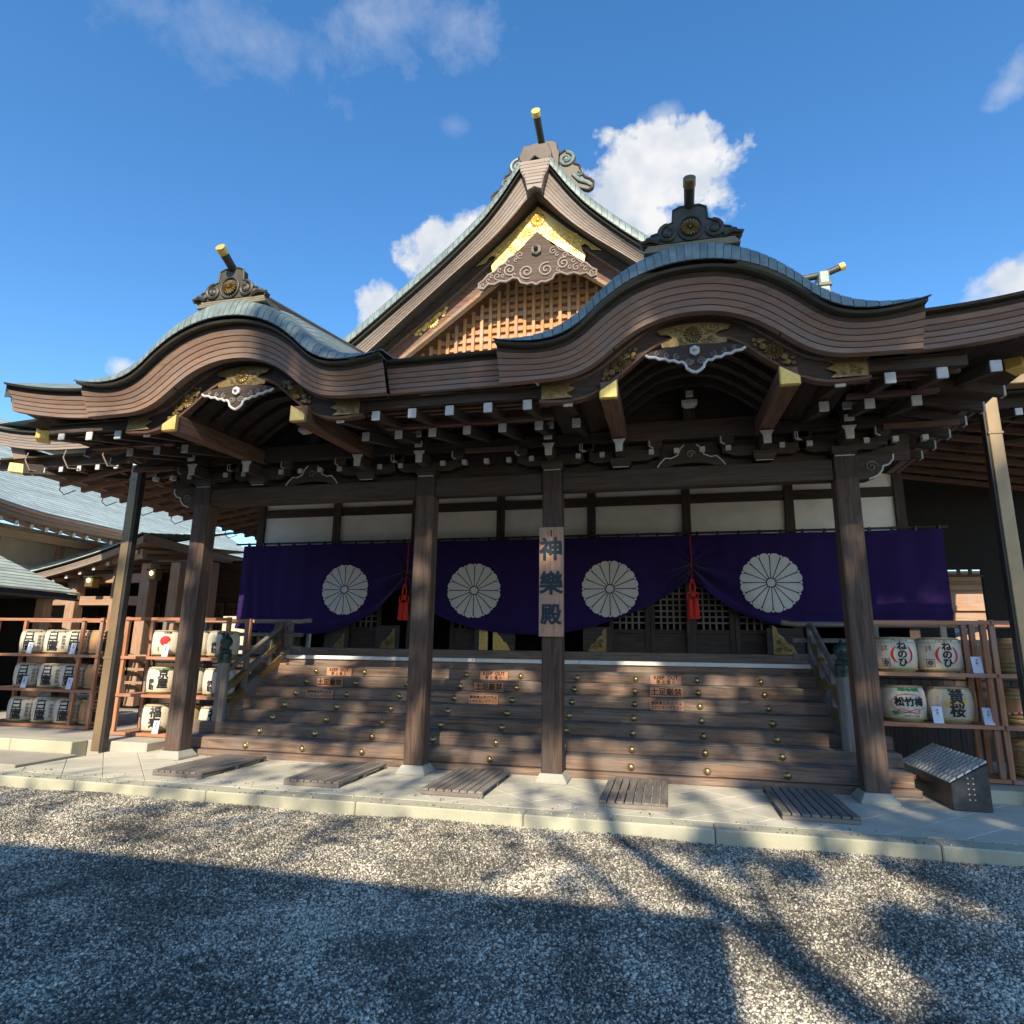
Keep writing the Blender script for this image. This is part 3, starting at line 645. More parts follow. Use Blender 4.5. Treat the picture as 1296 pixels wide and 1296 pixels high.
def karahafu(c, dimgold):
    xs = [c+d for d in frange(-2.13, 2.13, 60)]
    layered('', xs, lambda x: ZT(abs(x-c)), lambda x: ZB(abs(x-c)), 6.3, 6.5, 'fascia_x', hall, nl=5)
    # roof courses
    def roll(y, d): t = min(1, max(0, (y-6.235)/.15)); return (.33-.10*min(1, d/1.2)-.185*min(1, max(0, (d-1.3)/.8)))*(max(0, 1-(1-t)**2.2))**.5+.30*max(0, min(y, 6.8)-6.38)*(1-.5*min(1, d/1.6))
    def rz(d, y): return ZT(d)+.02+roll(y, d)+.2*max(0, y-6.6)
    ds = [0.0]; step = .098
    while ds[-1] < 2.15:
        d = ds[-1]; dz = (ZT(d+.01)-ZT(d))/.01; ds.append(d+step/math.hypot(1, dz))
    ds[-1] = 2.16
    ys = [6.237, 6.245, 6.26, 6.285, 6.32, 6.37, 6.46, 6.6, 6.78, 7.0, 7.5, 8.2, 9.0, 9.9]
    add('roof_underlay', MB().grid([[Vector((c+d, y+.006, rz(min(abs(d), 2.19), y)-.006)) for d in frange(-2.15, 2.15, 64)] for y in ys]), 'edge_dark', hall, smooth=True)
    for s in (-1, 1):
        for i in range(len(ds)-1):
            d0, d1 = ds[i]+.002, ds[i+1]-.005; lap = .006; sk = .35
            rows = []
            for dd, e in ((d0, .0), ((d0+d1)/2, lap*.6), (d1, lap), (d1+.001, -.006)):
                # the courses fan out: each line drifts sideways over the rolled front edge
                rows.append([Vector((c+s*max(0, dd-.10*max(0, 1-(y-6.237)/.35)*min(1, dd/.5)*(1-min(1, max(0, (dd-1.5)/.6)))), y, rz(min(max(0, dd-.10*max(0, 1-(y-6.237)/.35)*min(1, dd/.5)*(1-min(1, max(0, (dd-1.5)/.6)))), 2.19), y)+e)) for y in ys])
            add('roof_course', MB().grid(rows), 'copper', hall, smooth=True)
    # ridge box and ornament
    for j in range(3):
        addbox('ridge_course', (c-.50+.02*j, c+.50-.02*j, 6.33+.012*j, 6.72, 5.85+.034*j, 5.85+.034*(j+1)-.003), 'ridge_tan', hall, .006)
    add('ridge', MB().loft([[Vector((c+x, y, 5.865+.2*max(0, y-6.6)+z)) for x, z in ((-.22, 0), (-.2, .28), (-.1, .36), (.1, .36), (.2, .28), (.22, 0))] for y in (6.5, 10.2)]), 'copper_dark', hall, .01)
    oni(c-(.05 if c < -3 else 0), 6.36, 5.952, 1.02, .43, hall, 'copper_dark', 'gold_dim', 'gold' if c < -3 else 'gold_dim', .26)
    # bargeboard in two bands
    xb = [c+d for d in frange(-1.72, 1.72, 54)]
    add('bargeboard', sweep(xb, lambda x: BT(abs(x-c))-.03, lambda x: BL(abs(x-c))+.02, 6.74, 6.76, .08), 'dark_wood_x', hall)
    add('bargeboard_moulding', sweep(xb, lambda x: BT(abs(x-c))+.012, lambda x: BT(abs(x-c))-.032, 6.70, 6.715, .1), 'red_wood_x', hall)
    add('bargeboard_moulding', sweep(xb, lambda x: BL(abs(x-c))+.022, lambda x: BL(abs(x-c))-.004, 6.725, 6.735, .1), 'red_wood_x', hall)
    # vault boards and curved ribs behind it
    add('vault_boards', MB().grid([[Vector((c+d, y, BT(abs(d))+.0)) for d in frange(-1.72, 1.72, 40)] for y in (6.52, 7.2, 8.74)]), 'dark_wood_y', hall, smooth=True)
    for y in (7.05, 7.38, 7.72, 8.06, 8.4):
        xr = [c+d for d in frange(-.98, .98, 36)]
        add('curved_rafter', sweep(xr, lambda x: BT(abs(x-c))-.01, lambda x: BT(abs(x-c))-.10, y, y, .085), 'dark_wood_x', hall, .004)
    addbox('vault_beam', (c-.95, c+.95, CY-.12, CY+.095, BZ+.36, BZ+.62), 'dark_wood_x', hall, .01)
    addbox('back_panel', (c-1.1, c+1.1, CY+.1, CY+.13, 4.9, 5.4), 'dark_wood_x', hall, 0)
    kp = addbox('king_post', (c-.08, c+.08, CY-.1, CY+.0, BZ+.62, 5.2), 'dark_wood_z', hall, .006); addbox('painted_beam_end', (c-.045, c+.045, CY-.5, CY-.46, BZ+.80, BZ+.88), 'white_paint', hall, .005)
    addbox('bracket_nose', (c-.04, c+.04, CY-.458, CY-.1, BZ+.80, BZ+.88), 'dark_wood_y', hall, .005)
    add('bearing_block', MB().loft([[(c+i*s_, CY-.35+j*s_*.6, z) for i, j in ((-1, -1), (1, -1), (1, 1), (-1, 1))] for s_, z in ((.06, BZ+.70), (.1, BZ+.74), (.1, BZ+.79))]), 'white_paint', hall, .004)
    # purlins with gold caps
    for s in (-1, 1):
        x = c+s*.925
        add('purlin', MB().beam((x, 6.66, 4.44), (x, 8.75, 4.56), .19, .22), 'red_wood_y', hall, .01)
        pl = [(x-s*.10, 4.325), (x+s*.10, 4.325), (x+s*.10, 4.42), (x-s*.10, 4.545)]
        add('gold_purlin_cap', MB().prism(pl, 6.585, 6.655), 'gold', hall, .012)
    # gold fittings on the bargeboard
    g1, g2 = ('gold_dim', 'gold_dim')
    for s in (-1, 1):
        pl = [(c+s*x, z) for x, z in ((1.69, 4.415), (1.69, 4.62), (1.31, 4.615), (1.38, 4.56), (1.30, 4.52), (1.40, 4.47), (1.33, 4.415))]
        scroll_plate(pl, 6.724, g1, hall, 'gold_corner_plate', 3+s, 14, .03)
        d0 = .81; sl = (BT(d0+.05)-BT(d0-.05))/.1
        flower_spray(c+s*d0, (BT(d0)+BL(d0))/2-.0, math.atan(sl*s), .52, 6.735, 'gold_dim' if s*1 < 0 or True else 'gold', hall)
    half = [(0, 5.178), (.14, 5.172), (.32, 5.14), (.39, 5.12), (.36, 5.07), (.27, 5.06), (.22, 5.02), (.27, 4.99), (.35, 4.965), (.34, 4.915), (0, 4.905)]
    pl = [(c+x, z) for x, z in half]+[(c-x, z) for x, z in half[::-1][1:-1]]
    p = scroll_plate(pl, 6.722, g1, hall, 'gold_crown_plate', 5, 30, .03, (c, 5.04, .12))
    mb = MB(); flower(mb, (c, 5.04), .098, 6.708, 16, .02); add('flower_boss', mb, g1, p, smooth=True)
    gegyo(c, 4.735, .52, .34, 6.70, hall, 'dark_wood_x', 'white_paint', 'white_paint')
karahafu(CL, False); karahafu(CRG, True)

# ------------------------------------------------------------------ the large front gable
GT = smooth_tab([(0, 12.1), (.2, 11.9), (.38, 11.65), (.67, 11.2), (.82, 10.99), (1.13, 10.6), (1.78, 9.95), (2.29, 9.5), (2.85, 9.03), (4.02, 8.08), (5.2, 7.2)])
GB = smooth_tab([(0, 11.4), (.2, 11.2), (.47, 10.86), (.85, 10.45), (1.27, 10.07), (1.6, 9.8), (2.14, 9.35), (2.7, 8.87), (3.71, 7.98), (5.2, 6.75)])
for s in (-1, 1):
    xs = [XC+s*d for d in frange(.0, 5.1, 40)]
    layered('', xs, lambda x: GT(abs(x-XC)), lambda x: GB(abs(x-XC)), 11.7, 11.9, 'pale_fascia_x', hall, nl=6)
    def rz(d, y): t = min(1, max(0, (y-11.62)/.14)); return GT(d)+.03+.36*(max(0, 1-(1-t)**2.2))**.5+.2*max(0, min(y, 12.4)-11.8)
    ds = [.33]
    while ds[-1] < 5.1: d = ds[-1]; dz = (GT(d+.01)-GT(d))/.01; ds.append(d+.165/math.hypot(1, dz))
    ys = [11.622, 11.63, 11.645, 11.67, 11.71, 11.78, 12.0, 12.4, 13, 16, 19.5]
    add('roof_underlay', MB().grid([[Vector((XC+s*d, y+.008, rz(d, y)-.012)) for d in frange(.31, 5.12, 44)] for y in ys]), 'edge_dark', hall, smooth=True)
    for i in range(len(ds)-1):
        d0, d1 = ds[i]+.002, ds[i+1]-.006; rows = []
        for dd, e in ((d0, 0), ((d0+d1)/2, .006), (d1, .012), (d1+.001, -.01)): rows.append([Vector((XC+s*dd, y, rz(dd, y)+e)) for y in ys])
        add('roof_course', MB().grid(rows), 'copper', hall, smooth=True)
# apex cap of boards
half = [(.36, 11.98), (.30, 11.72), (.21, 11.55), (.15, 11.25), (0, 11.33)]
pl = [(XC+x, z) for x, z in half]+[(XC-x, z) for x, z in half[::-1][1:]]
ac = add('apex_cap', MB().prism(pl, 11.63, 11.80), 'pale_fascia_x', hall, .006)
for j in range(7):
    z = 11.40+j*.08; w = lerp_tab([(11.25, .15), (11.55, .21), (11.72, .30), (11.98, .36)], z); addbox('cap_board', (XC-w+.01, XC+w-.01, 11.612, 11.634, z, z+.074), 'pale_fascia_x', ac, .003)
add('gable_ridge', MB().loft([[Vector((XC+x, y, 12.0+z)) for x, z in ((-.38, 0), (-.34, .6), (-.15, .75), (.15, .75), (.34, .6), (.38, 0))] for y in (12.6, 19.5)]), 'copper_dark', hall, .015)
oc = 12.5
add('ridge_front_block', MB().loft([[Vector((XC+x, y, z)) for x, z in ((-.35, 11.9), (-.36, 12.2), (-.27, 12.45), (.27, 12.45), (.36, 12.2), (.35, 11.9))] for y in (11.72, 12.7)]), 'oni_brown', hall, .01)
half = [(0, 12.3), (.38, 12.3), (.41, 12.9), (.37, 12.95), (.35, 13.12), (.26, 13.2), (0, 13.23)]
ob_ = add('ridge_end_ornament', MB().prism([(XC+x, z) for x, z in half]+[(XC-x, z) for x, z in half[::-1][1:-1]], oc, oc+.16), 'oni_brown', hall, .02)
add('niche_ring', MB().tube([(XC+.17*math.cos(a), oc-.02, 12.82+.17*math.sin(a)) for a in frange(0, math.pi, 14)], .03, 6), 'copper_dark', ob_, smooth=True)
addbox('niche_panel', (XC-.15, XC+.15, oc-.02, oc-.002, 12.4, 12.85), 'gold', ob_, .004); mb = MB(); flower(mb, (XC, 12.78), .11, oc-.022, 16, .03); add('flower_boss', mb, 'gold', ob_, smooth=True)
for s_ in (-1, 1):
    wing = [(.385, 12.25), (.40, 12.78), (.52, 12.86), (.68, 12.80), (.76, 12.62), (.74, 12.48), (.86, 12.42), (.90, 12.22), (.99, 12.08), (1.10, 12.02), (1.18, 11.93), (1.17, 11.80), (1.06, 11.74), (.92, 11.80), (.62, 11.95)]
    wg = add('scroll_wing', MB().prism([(XC+s_*x, z) for x, z in wing], oc, oc+.12), 'oni_brown', ob_, .02)
    mb = MB(); mb.tube(spiral(XC+s_*.56, 12.62, .19, 1.8, math.pi/2, -s_, 34, oc-.015), [.042*(1-.5*i/34) for i in range(35)], 7); mb.ball((XC+s_*.56, oc-.01, 12.62), .06, .05, .06); add('volute', mb, 'copper', wg, smooth=True)
    add('edge_roll', MB().tube([(XC+s_*x, oc-.005, z) for x, z in wing[1:13]], .028, 6), 'oni_brown', wg, smooth=True)
    add('volute', MB().tube(spiral(XC+s_*.85, 12.22, .10, 1.3, 1, -s_, 20, oc-.015), .022, 6), 'copper', wg, smooth=True)
    add('volute', MB().tube([(XC+s_*.70, oc-.015, 12.2), (XC+s_*.86, oc-.02, 12.02), (XC+s_*1.04, oc-.015, 11.92), (XC+s_*1.12, oc-.015, 11.84)], [.03, .05, .04, .02], 7), 'copper', wg, smooth=True)
t = add('ridge_tile', MB().tube([(XC, oc+.4, 13.0), (XC, oc-.1, 13.12), (XC, oc-.75, 13.30)], [.085, .08, .085], 14), 'copper_dark', ob_, smooth=True); add('gold_tile_end', MB().tube([(XC, oc-.68, 13.28), (XC, oc-.80, 13.313)], .105, 16), 'gold', t, .008)
# inner bargeboards, gold plate, pendant and lattice
_before = set(o.name for o in COL.objects)
GBT = smooth_tab([(0, 11.45), (.6, 10.86), (1.3, 10.2), (2.2, 9.42), (3.2, 8.6), (4.8, 7.3)])
GBL = smooth_tab([(0, 10.42), (1.22, 9.47), (3.19, 7.97), (4.8, 6.75)])
for s in (-1, 1):
    xs = [XC+s*d for d in frange(0, 4.7, 24)]; q = lambda t: (lambda x: GBL(abs(x-XC))+(GBT(abs(x-XC))-GBL(abs(x-XC)))*t)
    add('bargeboard', sweep(xs, q(.62), q(.1), 12.45, 12.45, .12), 'red_wood_x', hall)
    add('bargeboard', sweep(xs, q(1), q(.64), 12.36, 12.38, .2), 'dark_wood_x', hall)
    add('bargeboard_moulding', sweep(xs, q(.10), q(.0), 12.40, 12.42, .15), 'tan_wood_x', hall)
    add('bargeboard_moulding', sweep(xs, q(.66), q(.61), 12.33, 12.34, .15), 'red_wood_x', hall)
    mb = MB().grid([[Vector((x, y, z(abs(x-XC)))) for x in xs] for y, z in ((11.9, GB), (12.4, lambda d: GBT(d)+.03), (13.1, lambda d: GBT(d)+.03))]); add('verge_soffit', mb, 'dark_wood_x', hall)
    flower_spray(XC+s*2.42, 8.93, -s*math.atan(.76), .95, 12.44, 'gold', hall)
half = [(0, 11.34), (.65, 10.70), (1.38, 10.07), (1.16, 10.12), (1.10, 10.22), (1.02, 10.28), (.94, 10.24), (.97, 10.12), (1.03, 10.02), (1.0, 9.86), (.5, 10.26), (0, 10.68)]
pl = [(XC+x, z) for x, z in half]+[(XC-x, z) for x, z in half[::-1][1:-1]]
gp = scroll_plate(pl, 12.315, 'gold', hall, 'gold_gable_plate', 11, 60, .075, (XC, 11.0, .2)); mb = MB(); flower(mb, (XC, 11.0), .17, 12.298, 16, .03); add('flower_boss', mb, 'gold', gp, smooth=True)
# carved pendant of the large gable; darker board and paler edges paint its recess shade
half = [(0, 10.66), (.25, 10.42), (.32, 10.30), (.42, 10.24), (.5, 10.13), (.62, 10.08), (.7, 9.96), (.82, 9.92), (.92, 9.80), (1.06, 9.74), (1.16, 9.62), (1.27, 9.55), (1.26, 9.44), (1.16, 9.42), (1.06, 9.52), (.92, 9.50), (.80, 9.56), (.66, 9.53), (.52, 9.60), (.40, 9.58), (.34, 9.47), (.2, 9.42), (.1, 9.44), (0, 9.38)]
pl = [(XC+x, z) for x, z in half]+[(XC-x, z) for x, z in half[::-1][1:-1]]
pd = add('pendant_board', MB().prism(pl, 12.20, 12.30), 'col_wood_x', hall, .012)
for s in (-1, 1):
    add('carved_edge', MB().tube([(XC+s*x, 12.195, z) for x, z in half[3:]], .022, 6), 'pale_fascia_x', pd)
    mb = MB()
    for fx, fz, fr, tn in ((.21, 9.70, .17, 1.7), (.58, 9.80, .14, 1.6), (.36, 10.12, .09, 1.3), (.85, 9.67, .09, 1.2), (1.05, 9.60, .06, 1.0), (.62, 9.98, .07, 1), (.80, 9.82, .06, 1), (.48, 9.66, .06, 1), (1.18, 9.5, .06, 1.2), (.98, 9.7, .05, 1), (.72, 9.68, .05, 1), (.45, 10.02, .05, 1)):
        mb.tube(spiral(XC+s*fx, fz, fr, tn, s*1.2, s, 26, 12.19), .02 if fr > .1 else .014, 5)
    tag(add('carved_scroll', mb, 'pale_fascia_x', pd), kind='stuff')
hx = add('hexagon_boss', MB().prism([(XC+.12*math.cos(math.pi/6+i*math.pi/3), 10.18+.12*math.sin(math.pi/6+i*math.pi/3)) for i in range(6)], 12.13, 12.2), 'grey_wood_x', pd, .01)
add('boss_knob', MB().ball((XC, 12.1, 10.18), .05, .08, .05), 'dark_wood_x', hx, smooth=True)
# lattice in the gable
lbp = [(d, GBL(d)+.5) for d in frange(0, 4.2, 8)]+[(4.2, 6.9)]
add('lattice_back', MB().prism([(XC+d, z) for d, z in lbp]+[(XC-d, z) for d, z in lbp[::-1][:-1]], 13.0, 13.06), 'orange_wood_x', hall)
vs, hs = .198, .184
for k in range(-18, 19):
    d = abs(k*vs); zt = GBL(d)+.12
    addbox('lattice_bar', (XC+k*vs-.036, XC+k*vs+.036, 12.88, 12.945, 7.2, zt), 'lattice_z', hall, .005)
for j in range(16):
    z = 7.35+j*hs
    dm = 4.6
    while dm > .1 and GBL(dm) < z-.05: dm -= .05
    if dm > .3: addbox('lattice_rail', (XC-dm, XC+dm, 12.947, 13.0, z-.05, z+.05), 'lattice_x', hall, .004)
    for k in range(-18, 18):
        d = abs((k+.5)*vs)
        if z < GBL(d)-.02: pass
for o in COL.objects:
    if o.name not in _before and o.parent == hall: o.location += Vector((0, -.25, -.19))
# ridge crossing behind, to the right, with its end ornament
add('rear_ridge', MB().beam((XC, 16, 10.35), (4.05, 16, 10.35), .42, .8), 'copper_dark', hall, .02)
for i in range(8):
    z0 = 10.0-i*.42
    for s in (-1, 1): add('rear_roof_course', MB().grid([[Vector((x, 16+s*(.2+i*.62), z0)), Vector((x, 16+s*(.2+(i+1)*.62+.02), z0-.40))] for x in (XC, 4.0+.05*i)]), 'copper', hall)
e = addbox('ridge_end_block', (4.03, 4.28, 15.72, 16.28, 10.1, 11.05), 'copper', hall, .03)
for z in (10.35, 10.62): addbox('ridge_end_band', (4.0, 4.31, 15.69, 16.31, z, z+.09), 'copper_dark', e, .01)
t = add('ridge_tile', MB().tube([(3.0, 16, 10.95), (4.2, 16, 11.08), (4.62, 16, 11.24)], .085, 12), 'copper_dark', hall, smooth=True); add('gold_tile_end', MB().tube([(4.58, 16, 11.225), (4.70, 16, 11.27)], .105, 14), 'gold', t)

# ------------------------------------------------------------------ hall wall, ceiling, deck
PX = [-9.16, -7.22, -5.30, -3.36, -1.42, .48, 2.41, 4.34]
for x in PX: addbox('wall_post', (x-.085, x+.085, 12.98, 13.14, 1.4, 5.35), 'dark_wood_z', hall, .008)
for a, b in zip(PX, PX[1:]):
    addbox('plaster_panel', (a+.085, b-.085, 13.05, 13.1, 3.8, 4.58), 'plaster', hall, 0)
    addbox('plaster_panel', (a+.085, b-.085, 13.05, 13.1, 4.765, 5.36), 'plaster', hall, 0)
    addbox('wall_rail', (a+.085, b-.085, 13.0, 13.12, 4.58, 4.765), 'dark_wood_x', hall, .006)
    addbox('wall_rail', (a+.085, b-.085, 13.0, 13.12, 3.58, 3.8), 'dark_wood_x', hall, .006)
addbox('ceiling_boards', (-9.3, 4.5, 8.9, 13.15, 5.36, 5.42), 'dark_wood_x', hall, 0)
for y in (9.6, 10.3, 11.0, 11.7, 12.4): addbox('ceiling_joist', (-9.2, 4.4, y-.05, y+.05, 5.26, 5.358), 'dark_wood_x', hall, .005)
for s, x in ((-1, -9.2), (1, 4.42)):
    for y0, y1 in ((13.16, 15.1), (15.3, 17.3), (17.5, 19.5)): addbox('side_wall', (x-.03, x+.03, y0, y1, 1.4, 5.3), 'dark_wood_z' if s > 0 else 'plaster', hall, 0)
    for y in (15.2, 17.4): addbox('wall_post', (x-.085, x+.085, y-.085, y+.085, 0, 5.3), 'dark_wood_z', hall, .008)
addbox('deck', (-10.2, 5.4, 11.32, 13.6, 1.30, 1.462), 'col_wood_x', hall, .01)
for k in range(5): addbox('white_nosing', (-7.12+k*1.89+.002, -7.12+(k+1)*1.89-.002, 11.14, 11.315, 1.418, 1.484), 'stone_white', hall, .006)
addbox('top_riser', (-7.6, 2.8, 11.18, 11.31, 1.30, 1.416), 'step_wood_x', hall, .006)
addbox('inner_sill', (-9.0, 4.3, 12.86, 12.97, 1.463, 1.63), 'step_wood_x', hall, .008)
addbox('dark_interior', (-9.1, 4.3, 15.5, 15.6, 1.4, 5.3), 'shade_black', hall, 0)  # black sheet painted in place of the unlit room behind the doors
addbox('interior_floor', (-9.1, 4.3, 13.61, 15.5, 1.5, 1.56), 'dark_wood_x', hall, 0)
addbox('interior_ceiling', (-9.1, 4.3, 13.16, 15.5, 3.9, 3.95), 'dark_wood_x', hall, 0)
# lattice doors behind the curtain
def lattice_door(x0, x1):
    d = addbox('door_frame', (x0, x1, 13.14, 13.17, 1.632, 2.02), 'dark_wood_x', hall, .004)
    for x in (x0, x1-.09): addbox('door_stile', (x, x+.09, 13.10, 13.18, 1.632, 3.56), 'dark_wood_z', d, .004)
    for z in (1.632, 2.0, 2.9): addbox('door_rail', (x0+.09, x1-.09, 13.105, 13.175, z, z+.08), 'dark_wood_x', d, .004)
    n = max(2, int((x1-x0-.18)/.115))
    for i in range(1, n): x = x0+.09+(x1-x0-.18)*i/n; addbox('door_bar', (x-.018, x+.018, 13.12, 13.145, 2.08, 3.5), 'grey_wood_z', d, 0)
    for j in range(1, 12): addbox('door_bar', (x0+.09, x1-.09, 13.146, 13.165, 2.08+j*.115, 2.112+j*.115), 'grey_wood_x', d, 0)
for a, b in ((-1.10, -.30), (-.29, .49), (.51, 1.29), (1.30, 2.0), (-4.45, -3.9), (-6.75, -6.05)): lattice_door(a, b)
for (u, v, sz, kind) in ((492, 795, .34, 1), (612, 808, .2, 0), (634, 807, .36, -1), (757, 808, .36, 1), (992, 812, .42, -1), (430, 806, .25, 1)):
    p = atY(u, v, 12.85); z0 = 1.632
    if kind == 0: pl = [(p.x-.09, z0), (p.x+.09, z0), (p.x+.09, z0+.42), (p.x+.05, z0+.48), (p.x, z0+.50), (p.x-.05, z0+.48), (p.x-.09, z0+.42)]
    else: pl = [(p.x+kind*a, z0+b) for a, b in ((sz*.45, 0), (sz*.45, sz*1.25), (sz*.3, sz*1.2), (sz*.2, sz*.9), (0, sz*.75), (-sz*.15, sz*.5), (-sz*.35, sz*.4), (-sz*.5, sz*.12), (-sz*.55, 0))]
    scroll_plate(pl, 12.84, 'gold' if u > 600 and u < 650 else 'gold_dim', hall, 'gold_door_plate', u, 10, .05)
    xs_ = [q[0] for q in pl]; addbox('door_block', (min(xs_)-.1, max(xs_)+.1, 12.842, 12.856, z0-.001, z0+.48), 'dark_wood_x', hall, 0)
# under the deck
for s, (a, b) in ((1, (2.9, 6.2)), (-1, (-10.4, -7.7))):
    x = a
    while x < b: addbox('under_board', (x+.003, x+.147, 11.36, 11.39, .136, 1.3), 'dark_wood_z', hall, .004); x += .15

# ------------------------------------------------------------------ stairs
SY0, SRUN, SX0, SX1 = 9.0, .317, -7.6, 2.82
stud_m = MB().lathe([(.048, 0), (.05, .008), (.044, .012), (.036, .03), (.02, .042), (.004, .046)], 14).mesh('stud', smooth=True); stud_m.materials.append(MATS['stud']); stud_m.transform(Matrix.Rotation(R_(90), 4, 'X'))
addbox('stair_plinth', (SX0-.05, SX1+.05, 8.93, 9.4, 0, .088), 'step_wood_x', hall, .008)
rnd = random.Random(5)
for k in range(7):
    y = SY0+SRUN*k; z0 = .092+.1735*k
    st = addbox('step', (SX0, SX1, y, y+.40, z0, z0+.163), 'step_wood_x', hall, .012)
    addbox('step_tread', (SX0+.01, SX1-.01, y+.03, y+.40, z0+.1632, z0+.1735), 'grey_wood_x', st, .003)
    for i in range(-4, 5): put('bronze_stud', stud_m, None, st, (XC+.955*i, y-.001, z0+.075))
for k in range(3): pass
# handrails
def handrail(x, s):
    n = 8
    np_ = add('newel_post', MB().loft([[Vector((x+.10*math.cos(2*math.pi*(i+.5)/n), 9.42+.10*math.sin(2*math.pi*(i+.5)/n), z)) for i in range(n)] for z in (.43, 1.37)]), 'grey_wood_z', hall, .01)
    add('bronze_finial', MB().lathe([(.105, 1.36), (.108, 1.50), (.09, 1.52), (.10, 1.56), (.055, 1.585), (.06, 1.62), (.095, 1.66), (.10, 1.71), (.075, 1.76), (.025, 1.80), (.012, 1.84), (.001, 1.86)], 18, (x, 9.42, 0)), 'bronze_green', np_, smooth=True)
    def rail(z0, z1, w, h, mat, y0=9.5, y1=11.3):
        return add('sloping_rail', MB().beam((x, y0, z0), (x, y1, z1), w, h), mat, hall, .02, seg=2)
    add('top_rail', MB().tube([(x, 9.45, 1.20), (x, 10.2, 1.60), (x, 11.0, 2.03), (x, 11.3, 2.11)], .042, 10), 'grey_wood_y', hall, smooth=True)
    r1 = rail(.92, 1.93, .09, .10, 'grey_wood_y'); r2 = rail(.60, 1.62, .11, .13, 'grey_wood_y')
    for (zz, sl, yy, L_, r) in ((.92, .561, 9.62, .42, r1), (.92, .561, 10.5, .5, r1), (.60, .567, 9.62, .36, r2), (.60, .567, 10.35, .6, r2)):
        a = Vector((x, yy, zz+sl*(yy-9.5))); b = Vector((x, yy+L_, zz+sl*(yy+L_-9.5)))
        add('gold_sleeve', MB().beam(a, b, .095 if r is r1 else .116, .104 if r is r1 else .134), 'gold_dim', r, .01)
    for yy in (10.0, 10.65): addbox('rail_post', (x-.04, x+.04, yy-.04, yy+.04, .35+.56*(yy-9.42), 1.15+.5*(yy-9.42)), 'grey_wood_z', hall, .006)
    add('stringer', MB().beam((x, 9.55, .40), (x, 11.2, 1.32), .10, .30), 'grey_wood_y', hall, .008)
    # veranda balustrade running sideways from the head of the stairs
    e = x-s*.42; f = x+s*2.9
    add('top_rail', MB().tube([(e, 11.28, 2.14), (x-s*.2, 11.28, 2.115), (f, 11.28, 2.11)], .045, 10), 'grey_wood_x', hall, smooth=True)
    for z, h in ((1.86, .07), (1.60, .1)): addbox('balustrade_rail', (min(e+s*.15, f), max(e+s*.15, f), 11.245, 11.315, z-h/2, z+h/2), 'grey_wood_x', hall, .008)
    for q in range(4): addbox('balustrade_post', (x+s*.95*q-.045, x+s*.95*q+.045, 11.235, 11.325, 1.47, 2.09), 'grey_wood_z', hall, .008)
handrail(-7.07, -1); handrail(2.25, 1)

